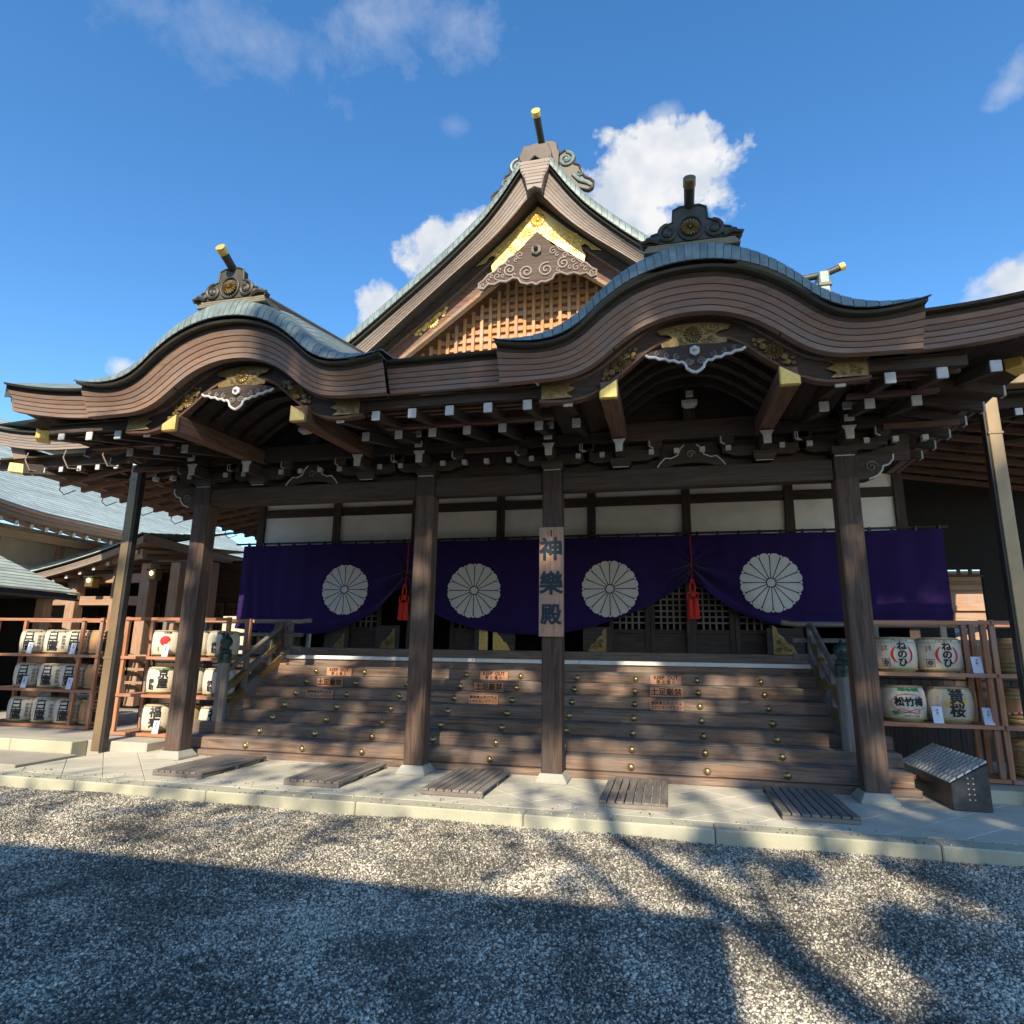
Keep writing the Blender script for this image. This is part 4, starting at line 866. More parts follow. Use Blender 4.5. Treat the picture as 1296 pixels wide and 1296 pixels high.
# ------------------------------------------------------------------ skirt roofs of the hall behind the porch
def skirt(s):
    X = lambda x: x if s < 0 else 2*XC-x
    top = lambda x: 5.98+.30*max(0, (-12.2-(x if s < 0 else 2*XC-x))/2.2)**2
    xs = sorted([X(v) for v in frange(-14.9, -9.3, 14)])
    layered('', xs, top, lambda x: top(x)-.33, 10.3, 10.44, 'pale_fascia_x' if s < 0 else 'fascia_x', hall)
    add('skirt_roof', MB().grid([[Vector((X(v), y, top(X(v))+(y-10.3)*.19+.03)) for v in frange(-14.9+(y-10.3)*.9, -8.5, 6)] for y in (10.27, 11.5, 13.2)]), 'copper', hall)
    add('skirt_roof', MB().grid([[Vector((X(-14.9+t), y, 6.3+t*.05)) for t in (0, 2.6, 5.6)] for y in (10.4, 13.2, 22)]), 'copper', hall)
    for k in range(8):
        x = X(-12.95+k*RS)
        r = add('rafter', MB().beam((x, 10.62, 5.27), (x, 12.9, 5.85), .10, .11), 'dark_wood_y', hall, .004); addbox('painted_tip', (x-.05, x+.05, 10.60, 10.622, 5.215, 5.325), 'white_paint', r, .004)
    addbox('eave_board', (min(X(-14.2), X(-9.3)), max(X(-14.2), X(-9.3)), 10.62, 10.70, 5.34, 5.62), 'dark_wood_x', hall, .004)
    add('soffit_boards', MB().grid([[Vector((X(v), y, z)) for v in (-14.4, -8.6)] for y, z in ((10.4, 5.5), (13.2, 6.1))]), 'dark_wood_x', hall)
    add('hip_rafter', MB().beam((X(-13.25), 10.42, 5.25), (X(-10.4), 13.2, 5.6), .2, .22), 'dark_wood_x', hall, .008)
    add('gold_rafter_cap', MB().beam((X(-13.5), 10.33, 5.28), (X(-13.1), 10.56, 5.25), .2, .2), 'gold', hall, .012)
    for k in range(16):
        y = 11.2+k*.55
        r = add('side_rafter', MB().beam((X(-13.1), y, 5.12), (X(-9.3), y, 5.75), .09, .11), 'red_wood_x', hall, .004)
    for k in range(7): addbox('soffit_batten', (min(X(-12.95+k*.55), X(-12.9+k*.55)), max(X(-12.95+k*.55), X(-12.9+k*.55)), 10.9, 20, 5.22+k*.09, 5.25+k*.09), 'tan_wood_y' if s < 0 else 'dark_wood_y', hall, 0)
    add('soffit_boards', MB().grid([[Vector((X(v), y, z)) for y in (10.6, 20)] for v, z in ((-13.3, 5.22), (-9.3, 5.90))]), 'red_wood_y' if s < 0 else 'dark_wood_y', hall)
    mb = MB().loft([[Vector((X(-13.75), y, 5.45)), Vector((X(-13.95), y, 5.85)), Vector((X(-13.6), y, 5.85)), Vector((X(-13.4), y, 5.45))] for y in (10.6, 20)]); add('side_fascia', mb, 'fascia_y', hall)
    # gutter hooks hanging under the side eave
    for k in range(6):
        y = 11.4+k*1.15; add('gutter_hook', MB().tube([(X(-13.3), y, 5.3), (X(-13.35), y, 5.05), (X(-13.2), y, 4.93), (X(-12.9), y, 5.02)], .012, 5), 'pole_dark', hall)
    for k in range(3):
        x = X(-13.2+k*1.0); add('gutter_hook', MB().tube([(x, 10.42, 5.62), (x, 10.38, 5.45), (x+.12, 10.42, 5.22), (x+.22, 10.6, 5.25)], .016, 5), 'grey_wood_y', hall)
skirt(-1); skirt(1)

# ------------------------------------------------------------------ purple curtain
HEM = smooth_tab([(-9.37, 2.02), (-8.6, 1.96), (-7.4, 1.92), (-6.9, 2.02), (-6.48, 2.16), (-5.9, 2.48), (-5.32, 2.92), (-4.9, 2.52), (-4.52, 2.29), (-3.9, 2.08), (-3.15, 1.97), (-2.4, 1.95), (-1.9, 2.0), (-1.24, 2.16), (-.7, 2.34), (-.32, 2.50), (.12, 2.75), (.52, 2.97), (.95, 2.66), (1.28, 2.43), (1.7, 2.25), (2.02, 2.17), (2.9, 2.19), (4.0, 2.24), (4.88, 2.27)])
TIES = (-5.32, .52)
def cur_y(x, z):
    y = 12.74+.026*math.sin(x*2.1+.3*z)+.014*math.sin(x*5.3+z*.8)+.007*math.sin(x*12.7-z*1.1)
    zb = HEM(x); t = min(1, max(0, (3.88-z)/(3.88-zb)))
    for tx in TIES:
        dx = x-tx; r = math.hypot(dx, z-(HEM(tx)+.05))
        w = math.exp(-(r/1.15)**2)*t
        a = math.atan2(z-(HEM(tx)+.35), abs(dx)+.05)
        y += -.085*w*math.sin(a*11)-.05*w
    low = math.exp(-((z-zb)/.22)**2)
    y += .03*low*math.sin((z-zb)*26+x*1.6)
    y += .025*t*math.exp(-((x+9.0)/.5)**2)*math.sin(x*22+z*2)
    return y
cx_ = frange(-9.37, 4.88, 420); nz_ = 46
cb = MB().grid([[Vector((x, cur_y(x, 3.88+(HEM(x)-3.88)*j/nz_), 3.88+(HEM(x)-3.88)*j/nz_)) for j in range(nz_+1)] for x in cx_])
curt = add('hall_curtain', cb, 'curtain', smooth=True)
tag(curt, 'long purple curtain with four white flower crests hung across the hall entrance', 'curtain')
for (x, z, rr, sh) in ((-6.74, 2.865, .545, .10), (-3.82, 2.83, .565, 0), (-1.04, 2.845, .56, 0), (1.94, 2.94, .56, -.06)):
    mb = MB(); n = 16
    P = lambda a, t, w: (x+rr*(t*math.cos(a)-w*math.sin(a)), z+rr*(t*math.sin(a)+w*math.cos(a)))
    def cp(q):
        zz = q[1]+sh*(q[0]-x)*0; zz = max(zz, HEM(q[0])+.012); return Vector((q[0], cur_y(q[0], zz)-.015, zz))
    for k in range(n):
        a = 2*math.pi*(k+.5)/n; prof = [(.17, .020), (.35, .055), (.55, .094), (.75, .132), (.87, .152), (.95, .125), (.985, .07), (1.0, .001)]
        mb.grid([[cp(P(a, t, w*q)) for q in (-1, -.5, 0, .5, 1)] for t, w in prof])
        a2 = a+math.pi/n; mb.grid([[cp(P(a2, t, w*q)) for q in (-1, 0, 1)] for t, w in ((.90, .004), (.93, .035), (.955, .045), (.975, .03), (.985, .005))])
    mb.grid([[cp(P(0, 0, 0)) if r == 0 else cp((x+rr*r*math.cos(b), z+rr*r*math.sin(b))) for b in frange(0, 2*math.pi, 20)] for r in (0, .07, .135)])
    add('flower_crest', mb, 'crest_white', curt)
add('curtain_rod', MB().tube([(-9.6, 12.79, 3.93), (5.0, 12.79, 3.93)], .022, 8), 'dark_wood_x', curt)
tm = MB().box(-.025, .025, -.03, .03, -.05, .05).mesh('curtain_tie', .006); tm.materials.append(MATS['ink'])
for i in range(38): put('curtain_tie', tm, None, curt, (-9.25+i*.381, 12.765, 3.90))
for tx in TIES:
    z0 = HEM(tx)
    r = root('curtain_tassel', (tx, 12.68, z0-.62), 'red knotted cord and tassel tying up the curtain '+('by the open dark doorway' if tx < -2 else 'before the lattice doors'), 'tassel', 'red curtain tassels')
    add('cord', MB().tube([(tx, 12.72, 3.9), (tx+.01, 12.70, 3.4), (tx, 12.66, z0+.02)], .008, 6), 'red_cord', r)
    for s in (-1, 1): add('cord_loop', MB().tube([(tx+s*.01, 12.64, z0+.05), (tx+s*.05, 12.63, z0-.12), (tx+s*.02, 12.62, z0-.26), (tx+s*.11, 12.62, z0-.34), (tx+s*.09, 12.62, z0-.22), (tx, 12.62, z0-.2)], .017, 7), 'red_cord', r, smooth=True)
    add('knot', MB().ball((tx, 12.61, z0-.25), .055, .04, .05), 'red_cord', r, smooth=True)
    for s in (-.052, .052): add('tassel_skirt', MB().lathe([(.012, z0-.32), (.045, z0-.35), (.05, z0-.38), (.046, z0-.40), (.055, z0-.45), (.065, z0-.70), (.06, z0-.71), (.001, z0-.70)], 14, (tx+s, 12.61, 0)), 'red_cord', r, smooth=True)

# ------------------------------------------------------------------ name board on the column
sb = root('name_board', (-1.47, 8.46, 1.815), 'tall wooden name board with three carved black characters on a front column', 'sign board')
addbox('board', (-1.635, -1.305, 8.455, 8.492, 1.815, 3.28), 'sign_wood_z', sb, .005)
for ch, z in (('神', 2.965), ('樂', 2.505), ('殿', 2.095)): letters(ch, .285 if ch == '殿' else .325, 'ink_blue', sb, (-1.47, 8.452, z-.01), .009, .006, name='carved_character')
add('hanging_slot', MB().box(-1.479, -1.461, 8.450, 8.456, 3.15, 3.24), 'ink', sb)

# notices on the stairs
def notice(x, row, rows, label, small=False):
    y = SY0+SRUN*row-.052; z0 = .092+.1735*row
    o = root('stair_notice', (x, y, z0), label, 'notice')
    addbox('board', (x-.245, x+.245, y, y+.03, z0+.004, z0+.142), 'notice_wood_x', o, .003)
    for t, sz, dz, bold in rows: letters(t, sz, 'brown_ink', o, (x, y-.001, z0+.073+dz), bold, .001)
for x, wh in ((-5.755, 'between the two left columns'), (-2.87, 'between the two middle columns'), (-.025, 'beside the name board column')):
    wh = {-5.755: 'on the steps next to the small plaque stand', -2.87: 'on the steps between the two closest columns', -.025: 'on the steps below the lattice doors'}[x]
    notice(x, 6, [('KEEP  OUT', .078, .033, .0025), ('禁 止 進 入', .062, -.035, .0015)], 'orange wooden KEEP OUT notice '+wh)
    notice(x, 5, [('土足厳禁', .118, 0, .0025)], 'orange wooden notice with four large characters '+wh)
    notice(x, 4, [('御神楽以外の方は', .057, .031, .0012), ('上がらないで下さい', .053, -.031, .0012)], 'orange wooden notice with two small lines '+wh)
# plaque stand on the top step
p = atY(348, 826, 10.85)
ps = root('plaque_stand', (p.x, 10.85, 1.306), 'narrow wooden plaque with vertical writing standing by the handrail', 'plaque')
addbox('foot', (p.x-.2, p.x+.2, 10.93, 11.05, 1.307, 1.335), 'rack_x', ps, .004); addbox('stem', (p.x-.025, p.x+.025, 10.97, 11.01, 1.336, 1.6), 'rack_z', ps, .004)
addbox('board', (p.x-.125, p.x+.125, 10.94, 10.968, 1.50, 2.10), 'col_wood_z', ps, .004)
letters('神\n楽\n殿\n受\n付', .085, 'ink', ps, (p.x+.055, 10.938, 1.8), .001, .001, 1.0); letters('御\n祈\n祷\n所', .08, 'ink', ps, (p.x-.05, 10.938, 1.82), .001, .001, 1.0)

# ------------------------------------------------------------------ duckboard mats
MATX = [(-6.07, 'in front of the leftmost column bay'), (-4.195, ''), (-2.425, ''), (-.40, ''), (1.445, '')]
mlab = ['slatted wooden duckboard at the foot of the steps beside the barrels', 'slatted wooden duckboard beside the column near the KEEP OUT steps', 'slatted wooden duckboard centred between the two closely spaced columns', 'slatted wooden duckboard beside the name board column below the lattice doors', 'slatted wooden duckboard next to the column by the black lamp box']
for (x, _), lb in zip(MATX, mlab):
    o = root('duckboard', (x, 8.08, 0), lb, 'duckboard', 'duckboards before the stairs')
    w, ya, yb = .37, 7.40, 8.78
    for i in range(8):
        a = x-w+i*(2*w/8); addbox('slat', (a+.007, a+2*w/8-.007, ya, yb, .045, .072), 'grey_wood_y', o, .004)
    for y in (ya+.004, (ya+yb)/2, yb-.05): addbox('cross_bar', (x-w+.005, x+w-.005, y, y+.045, .002, .0445), 'grey_wood_x', o, .003)

# ------------------------------------------------------------------ black floodlight box
bx0, bx1, by0, by1 = 2.98, 3.36, 8.39, 9.95
lb = root('floodlight_box', (3.17, 9.1, 0), 'low black metal box with sloping grey grille top beside a column', 'light box')
add('housing', MB().loft([[Vector((bx0, y, .001)), Vector((bx1, y, .001)), Vector((bx1, y, .50)), Vector((bx0, y, .275))] for y in (by0, by1)]), 'black_metal', lb, .006)
sl = (.505-.28)/(bx1-bx0); nrm = Vector((-sl, 0, 1)).normalized()
for i in range(14):
    for j in range(5):
        y0 = by0+.01+i*(by1-by0-.02)/14; x0 = bx0-.01+j*(bx1-bx0+.02)/5; w = (bx1-bx0+.02)/5; h = (by1-by0-.02)/14
        q = [(x0+.006, y0+.006), (x0+w-.006, y0+.006), (x0+w-.006, y0+h-.006), (x0+.006, y0+h-.006)]; zz = lambda x: .283+(x-bx0)*sl
        mb = MB(); mb.v = [(a, b, zz(a)+.001) for a, b in q]+[(a+(.008 if k in (0, 3) else -.008), b, zz(a)+.014+(.010 if k < 2 else 0)) for k, (a, b) in enumerate(q)]
        mb.f = [(0, 1, 2, 3), (4, 7, 6, 5), (0, 4, 5, 1), (1, 5, 6, 2), (2, 6, 7, 3), (3, 7, 4, 0)]; add('grille_plate', mb, 'grille', lb)
for i in range(2):
    for j in range(5): add('vent_hole', MB().tube([(3.15+.05*i, by0-.003, .12+.055*j), (3.15+.05*i, by0+.002, .12+.055*j)], .008, 8), 'grille', lb)

# ------------------------------------------------------------------ downpipe poles
def pole(x, s, label):
    o = root('downpipe_pole', (x, 8.8, 0), label, 'downpipe')
    addbox('pipe', (x-.075, x+.075, 8.72, 8.86, 0 if s > 0 else .0, 4.62 if s < 0 else 4.98), 'pole_tan', o, .008)
    addbox('side_channel', (x-s*.078-.022 if s > 0 else x+.077, x-s*.078+.022 if s > 0 else x+.125, 8.74, 8.85, .0, 4.60 if s < 0 else 4.9), 'pole_dark', o, .004)
    addbox('collar', (x-.085, x+.085, 8.71, 8.868, 1.4, 1.43), 'pole_tan', o, .003); addbox('collar', (x-.085, x+.085, 8.71, 8.868, 4.35, 4.38), 'pole_tan', o, .003)
    if s > 0: addbox('box_gutter', (x-.12, x+3.2, 8.70, 8.90, 4.985, 5.16), 'pole_tan', o, .01)
    return o
pole(-8.69, -1, 'tan square downpipe standing between the nine-barrel rack and the swirl barrel rack'); pole(4.07, 1, 'tan square downpipe rising beside the rack of hooped barrels')

# ------------------------------------------------------------------ sake barrels
BR, BH = .255, .455
_bm = {}
def barrel_body(kind):
    if kind in _bm: return _bm[kind]
    prof = [(.02, .012), (.185, .012), (.222, .03), (.245, .07), (.257, .16), (.258, .28), (.248, .38), (.225, .43), (.19, .45), (.02, .452)]
    m = MB().lathe(prof, 32).mesh('wrap', smooth=True); m.materials.append(MATS[kind]); _bm[kind] = m
    return m
def rope_ring(r, z, t=.013):
    return MB().tube([(r*math.cos(a), r*math.sin(a), z) for a in frange(0, 2*math.pi, 32)], t, 6)
def local(name, mb, mat, parent, smooth=True, bevel=0):
    m = mb.mesh(name, bevel, smooth) if isinstance(mb, MB) else mb
    if len(m.materials) == 0: m.materials.append(MATS[mat])
    o = bpy.data.objects.new(name, m); COL.objects.link(o); o.parent = parent; return o
_rr = {}
def rr(key, r, z, t, mat):
    if key not in _rr: m = rope_ring(r, z, t).mesh('rope', smooth=True); m.materials.append(MATS[mat]); _rr[key] = m
    return _rr[key]
def rad(z):
    return lerp_tab([(.03, .222), (.07, .245), (.16, .257), (.28, .258), (.38, .248), (.43, .225), (.45, .19)], z)
def wrap_text(body, size, x, z, bold, line=1.0, off=.004):
    key = ('w', body, size, x, z, bold, line)
    if key in _tc: return _tc[key]
    src = text_mesh(body, size, bold, 0, 1.0, line); bm = bmesh.new(); bm.from_mesh(src)
    for k in range(-8, 9): bmesh.ops.bisect_plane(bm, geom=bm.verts[:]+bm.edges[:]+bm.faces[:], plane_co=(k*.03-x, 0, 0), plane_no=(1, 0, 0))
    for v in bm.verts:
        zz = v.co.z+z; r_ = rad(zz)+off-v.co.y; a = (v.co.x+x)/.257; v.co = Vector((r_*math.sin(a), -r_*math.cos(a), zz))
    m = bpy.data.meshes.new('lettering'); bm.to_mesh(m); bm.free(); _tc[key] = m; return m
def wrap_poly(pts, off=.003):                   # flat outline (x, z) laid on the barrel front
    mb = MB(); n = len(pts); cx0 = sum(p[0] for p in pts)/n; cz0 = sum(p[1] for p in pts)/n
    def c3(x, z): r_ = rad(z)+off; a = x/.257; return Vector((r_*math.sin(a), -r_*math.cos(a), z))
    rows = [[c3(cx0+(px-cx0)*t, cz0+(pz-cz0)*t) for px, pz in pts] for t in (.02, .35, .7, 1)]; mb.grid(rows, True); return mb
def wrap_line(pts, t, off=.003):
    return MB().tube([((rad(z)+off)*math.sin(x/.257), -(rad(z)+off)*math.cos(x/.257), z) for x, z in pts], t, 5)
_ml = {}
def cached(key, fn, mat):
    if key not in _ml: m = fn().mesh('label'); m.materials.append(MATS[mat]); _ml[key] = m
    return _ml[key]
def barrel(x, y, z, rot, design, label, group, wrap='wrap_white'):
    o = root('sake_barrel', (x, y, z), label, 'sake barrel', group); o.rotation_euler = (0, 0, rot)
    local('wrap', barrel_body(wrap), None, o)
    st = 'straw'
    local('lower_rope', rr('lo'+st, .238, .045, .016, st), None, o); local('upper_rope', rr('up'+st, .226, .432, .012, st), None, o)
    local('straw_bundle', rr('bb'+st, .205, .018, .016, st), None, o)
    T = lambda b, s, tx, tz, bold=.003, line=1.0, mat='ink': local('lettering', _with(wrap_text(b, s, tx, tz, bold, line), mat), mat, o, False)
    if design == 'hakutaka':
        T('白\n鷹', .21, -.10, .235, .004, .92); T('伊\n勢\n神\n宮', .062, .075, .22, .001, 1.0); T('御\n料\n酒\n造', .062, .15, .22, .001, 1.0); T('清酒 白鷹', .036, .03, .412, .001)
    elif design == 'kyoya':
        T('京\n屋', .17, .03, .25, .006, .92); T('伊\n助', .095, -.15, .16, .004, .95)
        local('label_band', cached('kg', lambda: wrap_poly([(-.12, .392), (.16, .392), (.17, .418), (.06, .424), (-.10, .418)]), 'label_green'), None, o)
    elif design == 'fukuju':
        T('福\n寿', .19, -.02, .235, .006, .98); T('清酒', .04, 0, .412, .001)
    elif design == 'swirl':
        def sw():
            pts = [(.085*math.cos(a)*(1 if a < 4.4 else .8), .27+.085*math.sin(a)) for a in frange(.2, 5.3, 20)]+[(.02, .215), (.045, .245)]; return wrap_poly([(p[0]-.02, p[1]) for p in pts])
        local('red_emblem', cached('sw', sw, 'label_red'), None, o); T('日本酒', .045, 0, .41, .002); T('清\n酒', .04, -.12, .13, .001, 1.0)
    elif design == 'morita':
        T('MORITA', .058, .02, .41, .0008); T('ね\nの\nひ', .118, .03, .225, .0055, .88)
        for s in (-1, 1):
            local('red_arc', cached('arc%d' % s, lambda s=s: wrap_poly([(.03+s*.145*math.cos(a), .225+.125*math.sin(a)) for a in frange(-.85, .85, 12)]+[(.03+s*.118*math.cos(a), .225+.112*math.sin(a)) for a in frange(.85, -.85, 12)]) if False else wrap_arc(s), 'label_red'), None, o)
        local('stamp', cached('stamp', lambda: stamp_mb(), 'ink'), None, o); T('清\n酒', .035, -.20, .30, .0006, 1.0, 'label_red'); T('盛\n田', .035, -.155, .31, .0006, 1.0)
        local('label_line', cached('ml', lambda: wrap_line([(x_, .382) for x_ in frange(-.3, .3, 20)], .003), 'straw_green'), None, o)
    elif design == 'shochiku':
        T('松竹梅', .115, .03, .245, .006); T('清酒', .03, .0, .345, .001, 1, 'label_red'); T('京都伏見 宝酒造', .026, .05, .075, .0008)
        local('green_band', cached('sg', lambda: wrap_poly([(-.10+.27*i/12, .385+.01*math.sin(i*1.9)) for i in range(13)]+[(.17-.27*i/12, .418+.008*math.sin(i*2.2)) for i in range(13)]), 'label_green'), None, o)
        local('red_line', cached('sr', lambda: wrap_line([(.2*math.cos(a)+.02, .235+.115*math.sin(a)) for a in frange(.5, 5.9, 30)], .0035), 'label_red'), None, o)
        local('red_line', cached('sr2', lambda: wrap_line([(.02+.13*math.sin(a), .135+.028*math.sin(2*a)) for a in frange(0, 6.28, 30)], .004), 'label_red'), None, o)
        local('green_leaf', cached('sl', lambda: wrap_poly([(-.14+.06*math.cos(a)*(1 if k % 2 else .55), .13+.06*math.sin(a)*(1 if k % 2 else .55)) for k, a in enumerate(frange(3.0, 6.4, 12))]), 'label_green'), None, o)
    elif design == 'kizakura':
        T('黄\n桜', .175, .03, .235, .006, .93); T('清酒 黄桜', .04, .02, .41, .0015); T('さ\nく\nら', .05, -.18, .26, .001, 1.0, 'label_red')
        local('gold_blossom', cached('kb', lambda: wrap_poly([(-.04+.07*(1+.28*math.cos(5*a))*math.cos(a), .25+.07*(1+.28*math.cos(5*a))*math.sin(a)) for a in frange(0, 6.1, 30)], .002), 'label_gold'), None, o)
        local('gold_blossom', cached('kb2', lambda: wrap_poly([(.12+.05*(1+.28*math.cos(5*a))*math.cos(a), .27+.05*(1+.28*math.cos(5*a))*math.sin(a)) for a in frange(0, 6.1, 30)], .002), 'label_gold'), None, o)
    elif design == 'hooped':
        for z_ in (.06, .10, .15, .33, .38): local('bamboo_hoop', rr('hoop%g' % z_, rad(z_)+.004, z_, .013, 'straw_green'), None, o)
        local('paper_label', cached('hp', lambda: wrap_poly([(-.02, .19), (.13, .19), (.13, .315), (-.02, .315)]), 'white_paint'), None, o); T('醸\n神', .06, .055, .252, .002, .95)
        T('', .05, 0, .3) if False else None
    return o
def _with(m, mat):
    if len(m.materials) == 0: m.materials.append(MATS[mat])
    return m
def wrap_arc(s):
    mb = MB()
    def c3(x, z): r_ = rad(z)+.0035; a = x/.257; return Vector((r_*math.sin(a), -r_*math.cos(a), z))
    mb.grid([[c3(.03+s*(.135-w*.5*(1-(a/.95)**2)*.9)*math.cos(a)-s*0, .225+(.125)*math.sin(a)) if w == 0 else c3(.03+s*(.135-.03)*math.cos(a), .225+.125*math.sin(a)) for w in (0, 1)] for a in frange(-.95, .95, 16)]); return mb
def stamp_mb():
    mb = MB()
    def c3(x, z): r_ = rad(z)+.0035; a = x/.257; return Vector((r_*math.sin(a), -r_*math.cos(a), z))
    for a0, a1, b0, b1 in ((-.215, -.12, .165, .171), (-.215, -.12, .075, .081), (-.218, -.212, .075, .171), (-.123, -.117, .075, .171)): mb.grid([[c3(x, z) for x in frange(a0, a1, 4)] for z in (b0, b1)])
    for k in range(6): mb.grid([[c3(-.167+.035*math.cos(a)*(1-.15*k), .123+.035*math.sin(a)*(1-.15*k)) for a in frange(0, 6.28, 16)], [c3(-.167+.035*math.cos(a)*(1-.15*k)-.003*math.cos(a), .123+(.035*(1-.15*k)-.003)*math.sin(a)) for a in frange(0, 6.28, 16)]])
    return mb
def card(x, y, z, label):
    o = root('price_card', (x, y, z), label, 'card', 'white name cards on the racks')
    mb = MB().beam((x, y, z+.002), (x, y+.03, z+.205), .115, .008, (0, 1, 0)); add('sheet', mb, 'card', o)
    letters('奉\n献\n清\n酒', .03, 'ink', o, (x, y-.002+.012, z+.105), 0, .0005, 1.2)
SHZ = [.19, .81, 1.43]
def rack(x0, x1, y0, name_label, posts, bay_dividers=(), depth=.62):
    o = root('barrel_rack', ((x0+x1)/2, y0+.3, .137), name_label, 'rack')
    for x in posts:
        for y in (y0, y0+depth-.06): addbox('upright', (x-.032, x+.032, y, y+.06, .137, 2.10), 'rack_z', o, .004)
    for z in SHZ: addbox('shelf', (x0+.033 if False else x0, x1, y0+.062, y0+depth-.062, z-.035, z), 'rack_x', o, .004); 
    for z in SHZ: addbox('shelf_edge', (x0-.03, x1+.03, y0-.024, y0-.001, z-.045, z+.005), 'rack_x', o, .003)
    addbox('top_rail', (x0-.03, x1+.03, y0-.022, y0-.001, 2.04, 2.09), 'rack_x', o, .003); addbox('top_rail', (x0-.03, x1+.03, y0+depth+.001, y0+depth+.02, 2.04, 2.09), 'rack_x', o, .003)
    return o
ordn = ['first', 'second', 'third']; shelf = ['bottom', 'middle', 'top']
# left rack with nine look-alike white barrels
rack(-12.55, -10.05, 9.87, 'reddish wooden rack holding nine look-alike white barrels', (-12.5, -10.49, -10.08))
for si, z in enumerate(SHZ):
    sh_ = [-.02, -.01, 0][si]
    for i, x in enumerate((-11.82, -11.25, -10.75)):
        barrel(x+sh_, 10.15, z, R_(40)+random.uniform(-.05, .05), 'hakutaka', 'white brush-lettered barrel, %s shelf of the nine-barrel rack, %s from its outer end' % (shelf[si], ordn[i]), 'white barrels of the nine-barrel rack')
    barrel(-10.28, 10.22, z, R_(60), 'hakutaka', 'straw brown sake barrel turned sideways at the pole end, %s shelf of the nine-barrel rack' % shelf[si], 'sideways straw barrels', 'straw_brown')
for (x, z, t) in ((-11.62, 1.43, 'top'), (-11.62, .81, 'middle')): card(x+.0, 9.86, z+.006, 'white name card leaning on %s shelf of the nine-barrel rack beside first barrel' % t)
for (x, z, t) in ((-10.56, 1.43, 'top'), (-10.52, .81, 'middle')): card(x-.05, 9.84, z+.006, 'white name card at the inner upright on %s shelf of the nine-barrel rack' % t)
# second rack behind the left column
rack(-9.15, -7.08, 9.46, 'reddish wooden rack between the downpipe and the corner column', (-9.12, -7.11))
barrel(-8.50, 9.76, 1.43, R_(36), 'swirl', 'white sake barrel with a large red swirl emblem on the top shelf', 'barrels of the second rack')
barrel(-7.93, 9.76, 1.43, R_(36), 'swirl', 'red and white barrel half hidden by the corner column on the top shelf', 'barrels of the second rack')
barrel(-7.38, 9.76, 1.43, R_(36), 'kyoya', 'white barrel with green top band on the top shelf beside the handrail finial', 'barrels of the second rack')
barrel(-8.52, 9.76, .81, R_(36), 'kyoya', 'white barrel with green top band under the red swirl barrel', 'barrels of the second rack')
barrel(-7.95, 9.76, .81, R_(36), 'kyoya', 'white barrel with green top band half hidden by the corner column on the middle shelf', 'barrels of the second rack')
barrel(-7.38, 9.76, .81, R_(36), 'kyoya', 'white barrel with green top band on the middle shelf behind the newel post', 'barrels of the second rack')
barrel(-8.52, 9.76, .19, R_(36), 'fukuju', 'white barrel with two big black characters on the bottom shelf', 'barrels of the second rack')
barrel(-7.96, 9.76, .19, R_(36), 'fukuju', 'yellowish barrel half hidden by the corner column on the bottom shelf', 'barrels of the second rack', 'straw')
barrel(-7.38, 9.76, .19, R_(36), 'fukuju', 'white barrel on the bottom shelf hidden by the lower steps', 'barrels of the second rack')
card(-8.26, 9.44, 1.436, 'white name card beside the red swirl barrel'); card(-8.26, 9.44, .196, 'white name card beside the barrel on the bottom shelf')
# right racks
rack(2.62, 3.98, 9.42, 'reddish wooden rack of four white barrels beside the column with the light box', (2.60, 3.93))
barrel(2.98, 9.74, 1.43, R_(-4), 'morita', 'white MORITA barrel with red arcs next to the column', 'barrels of the MORITA rack')
barrel(3.50, 9.74, 1.43, R_(-4), 'morita', 'white MORITA barrel with red arcs next to a name card', 'barrels of the MORITA rack')
barrel(3.02, 9.74, .81, R_(-8), 'shochiku', 'white barrel with green band and red loops on the lower shelf', 'barrels of the MORITA rack')
barrel(3.56, 9.74, .81, R_(-8), 'kizakura', 'white barrel with yellow blossoms and black brush characters on the lower shelf', 'barrels of the MORITA rack')
card(3.82, 9.44, 1.436, 'white name card beside the outer MORITA barrel'); card(3.30, 9.42, .816, 'white name card between the two lower barrels'); card(3.86, 9.42, .816, 'white name card beside the yellow blossom barrel')
rack(4.04, 5.5, 9.40, 'reddish wooden rack of straw hooped barrels at the downpipe', (4.02, 5.45))
for z, lbn in ((.81, 'middle'), (.19, 'bottom'), (1.43, 'top')):
    b = barrel(4.42, 9.74, z, R_(12), 'hooped', 'brown barrel with green bamboo hoops on the %s shelf of the downpipe rack' % lbn, 'hooped barrels', 'straw_brown')
    if z < 1:
        mb = MB(); pts = [(.262*math.sin(a), -.262*math.cos(a), .20-.05*abs(a)) for a in frange(-1.4, 1.4, 20)] if z > .5 else [(.27*math.sin(-.6+.15*math.sin(t*5)), -.275*math.cos(-.6), .43-.40*t) for t in frange(0, 1, 12)]
        local('twisted_rope', mb.tube(pts, .014 if z > .5 else .026, 8), 'white_paint', b)
        m2 = MB()
        for i in range(len(pts)-1):
            if i % 2: m2.tube([pts[i], pts[i+1]], .0155 if z > .5 else .0275, 8)
        local('red_strand', m2, 'label_red', b)

# ------------------------------------------------------------------ neighbouring buildings, left
def curve_roof(rt, edge, back, mat, n=10, courses=9, name='roof_course'):
    for j in range(courses):
        t0, t1 = j/courses, (j+1)/courses
        f = lambda e, b, t: e+(b-e)*t+Vector((0, 0, -.35*t*(1-t)*(b-e).length*.18))
        add(name, MB().grid([[f(e, b, t0)-Vector((0, 0, .02)), f(e, b, t0)+Vector((0, 0, .022)), f(e, b, min(1, t1+.3/courses))] for e, b in zip(edge, back)]), mat, rt)
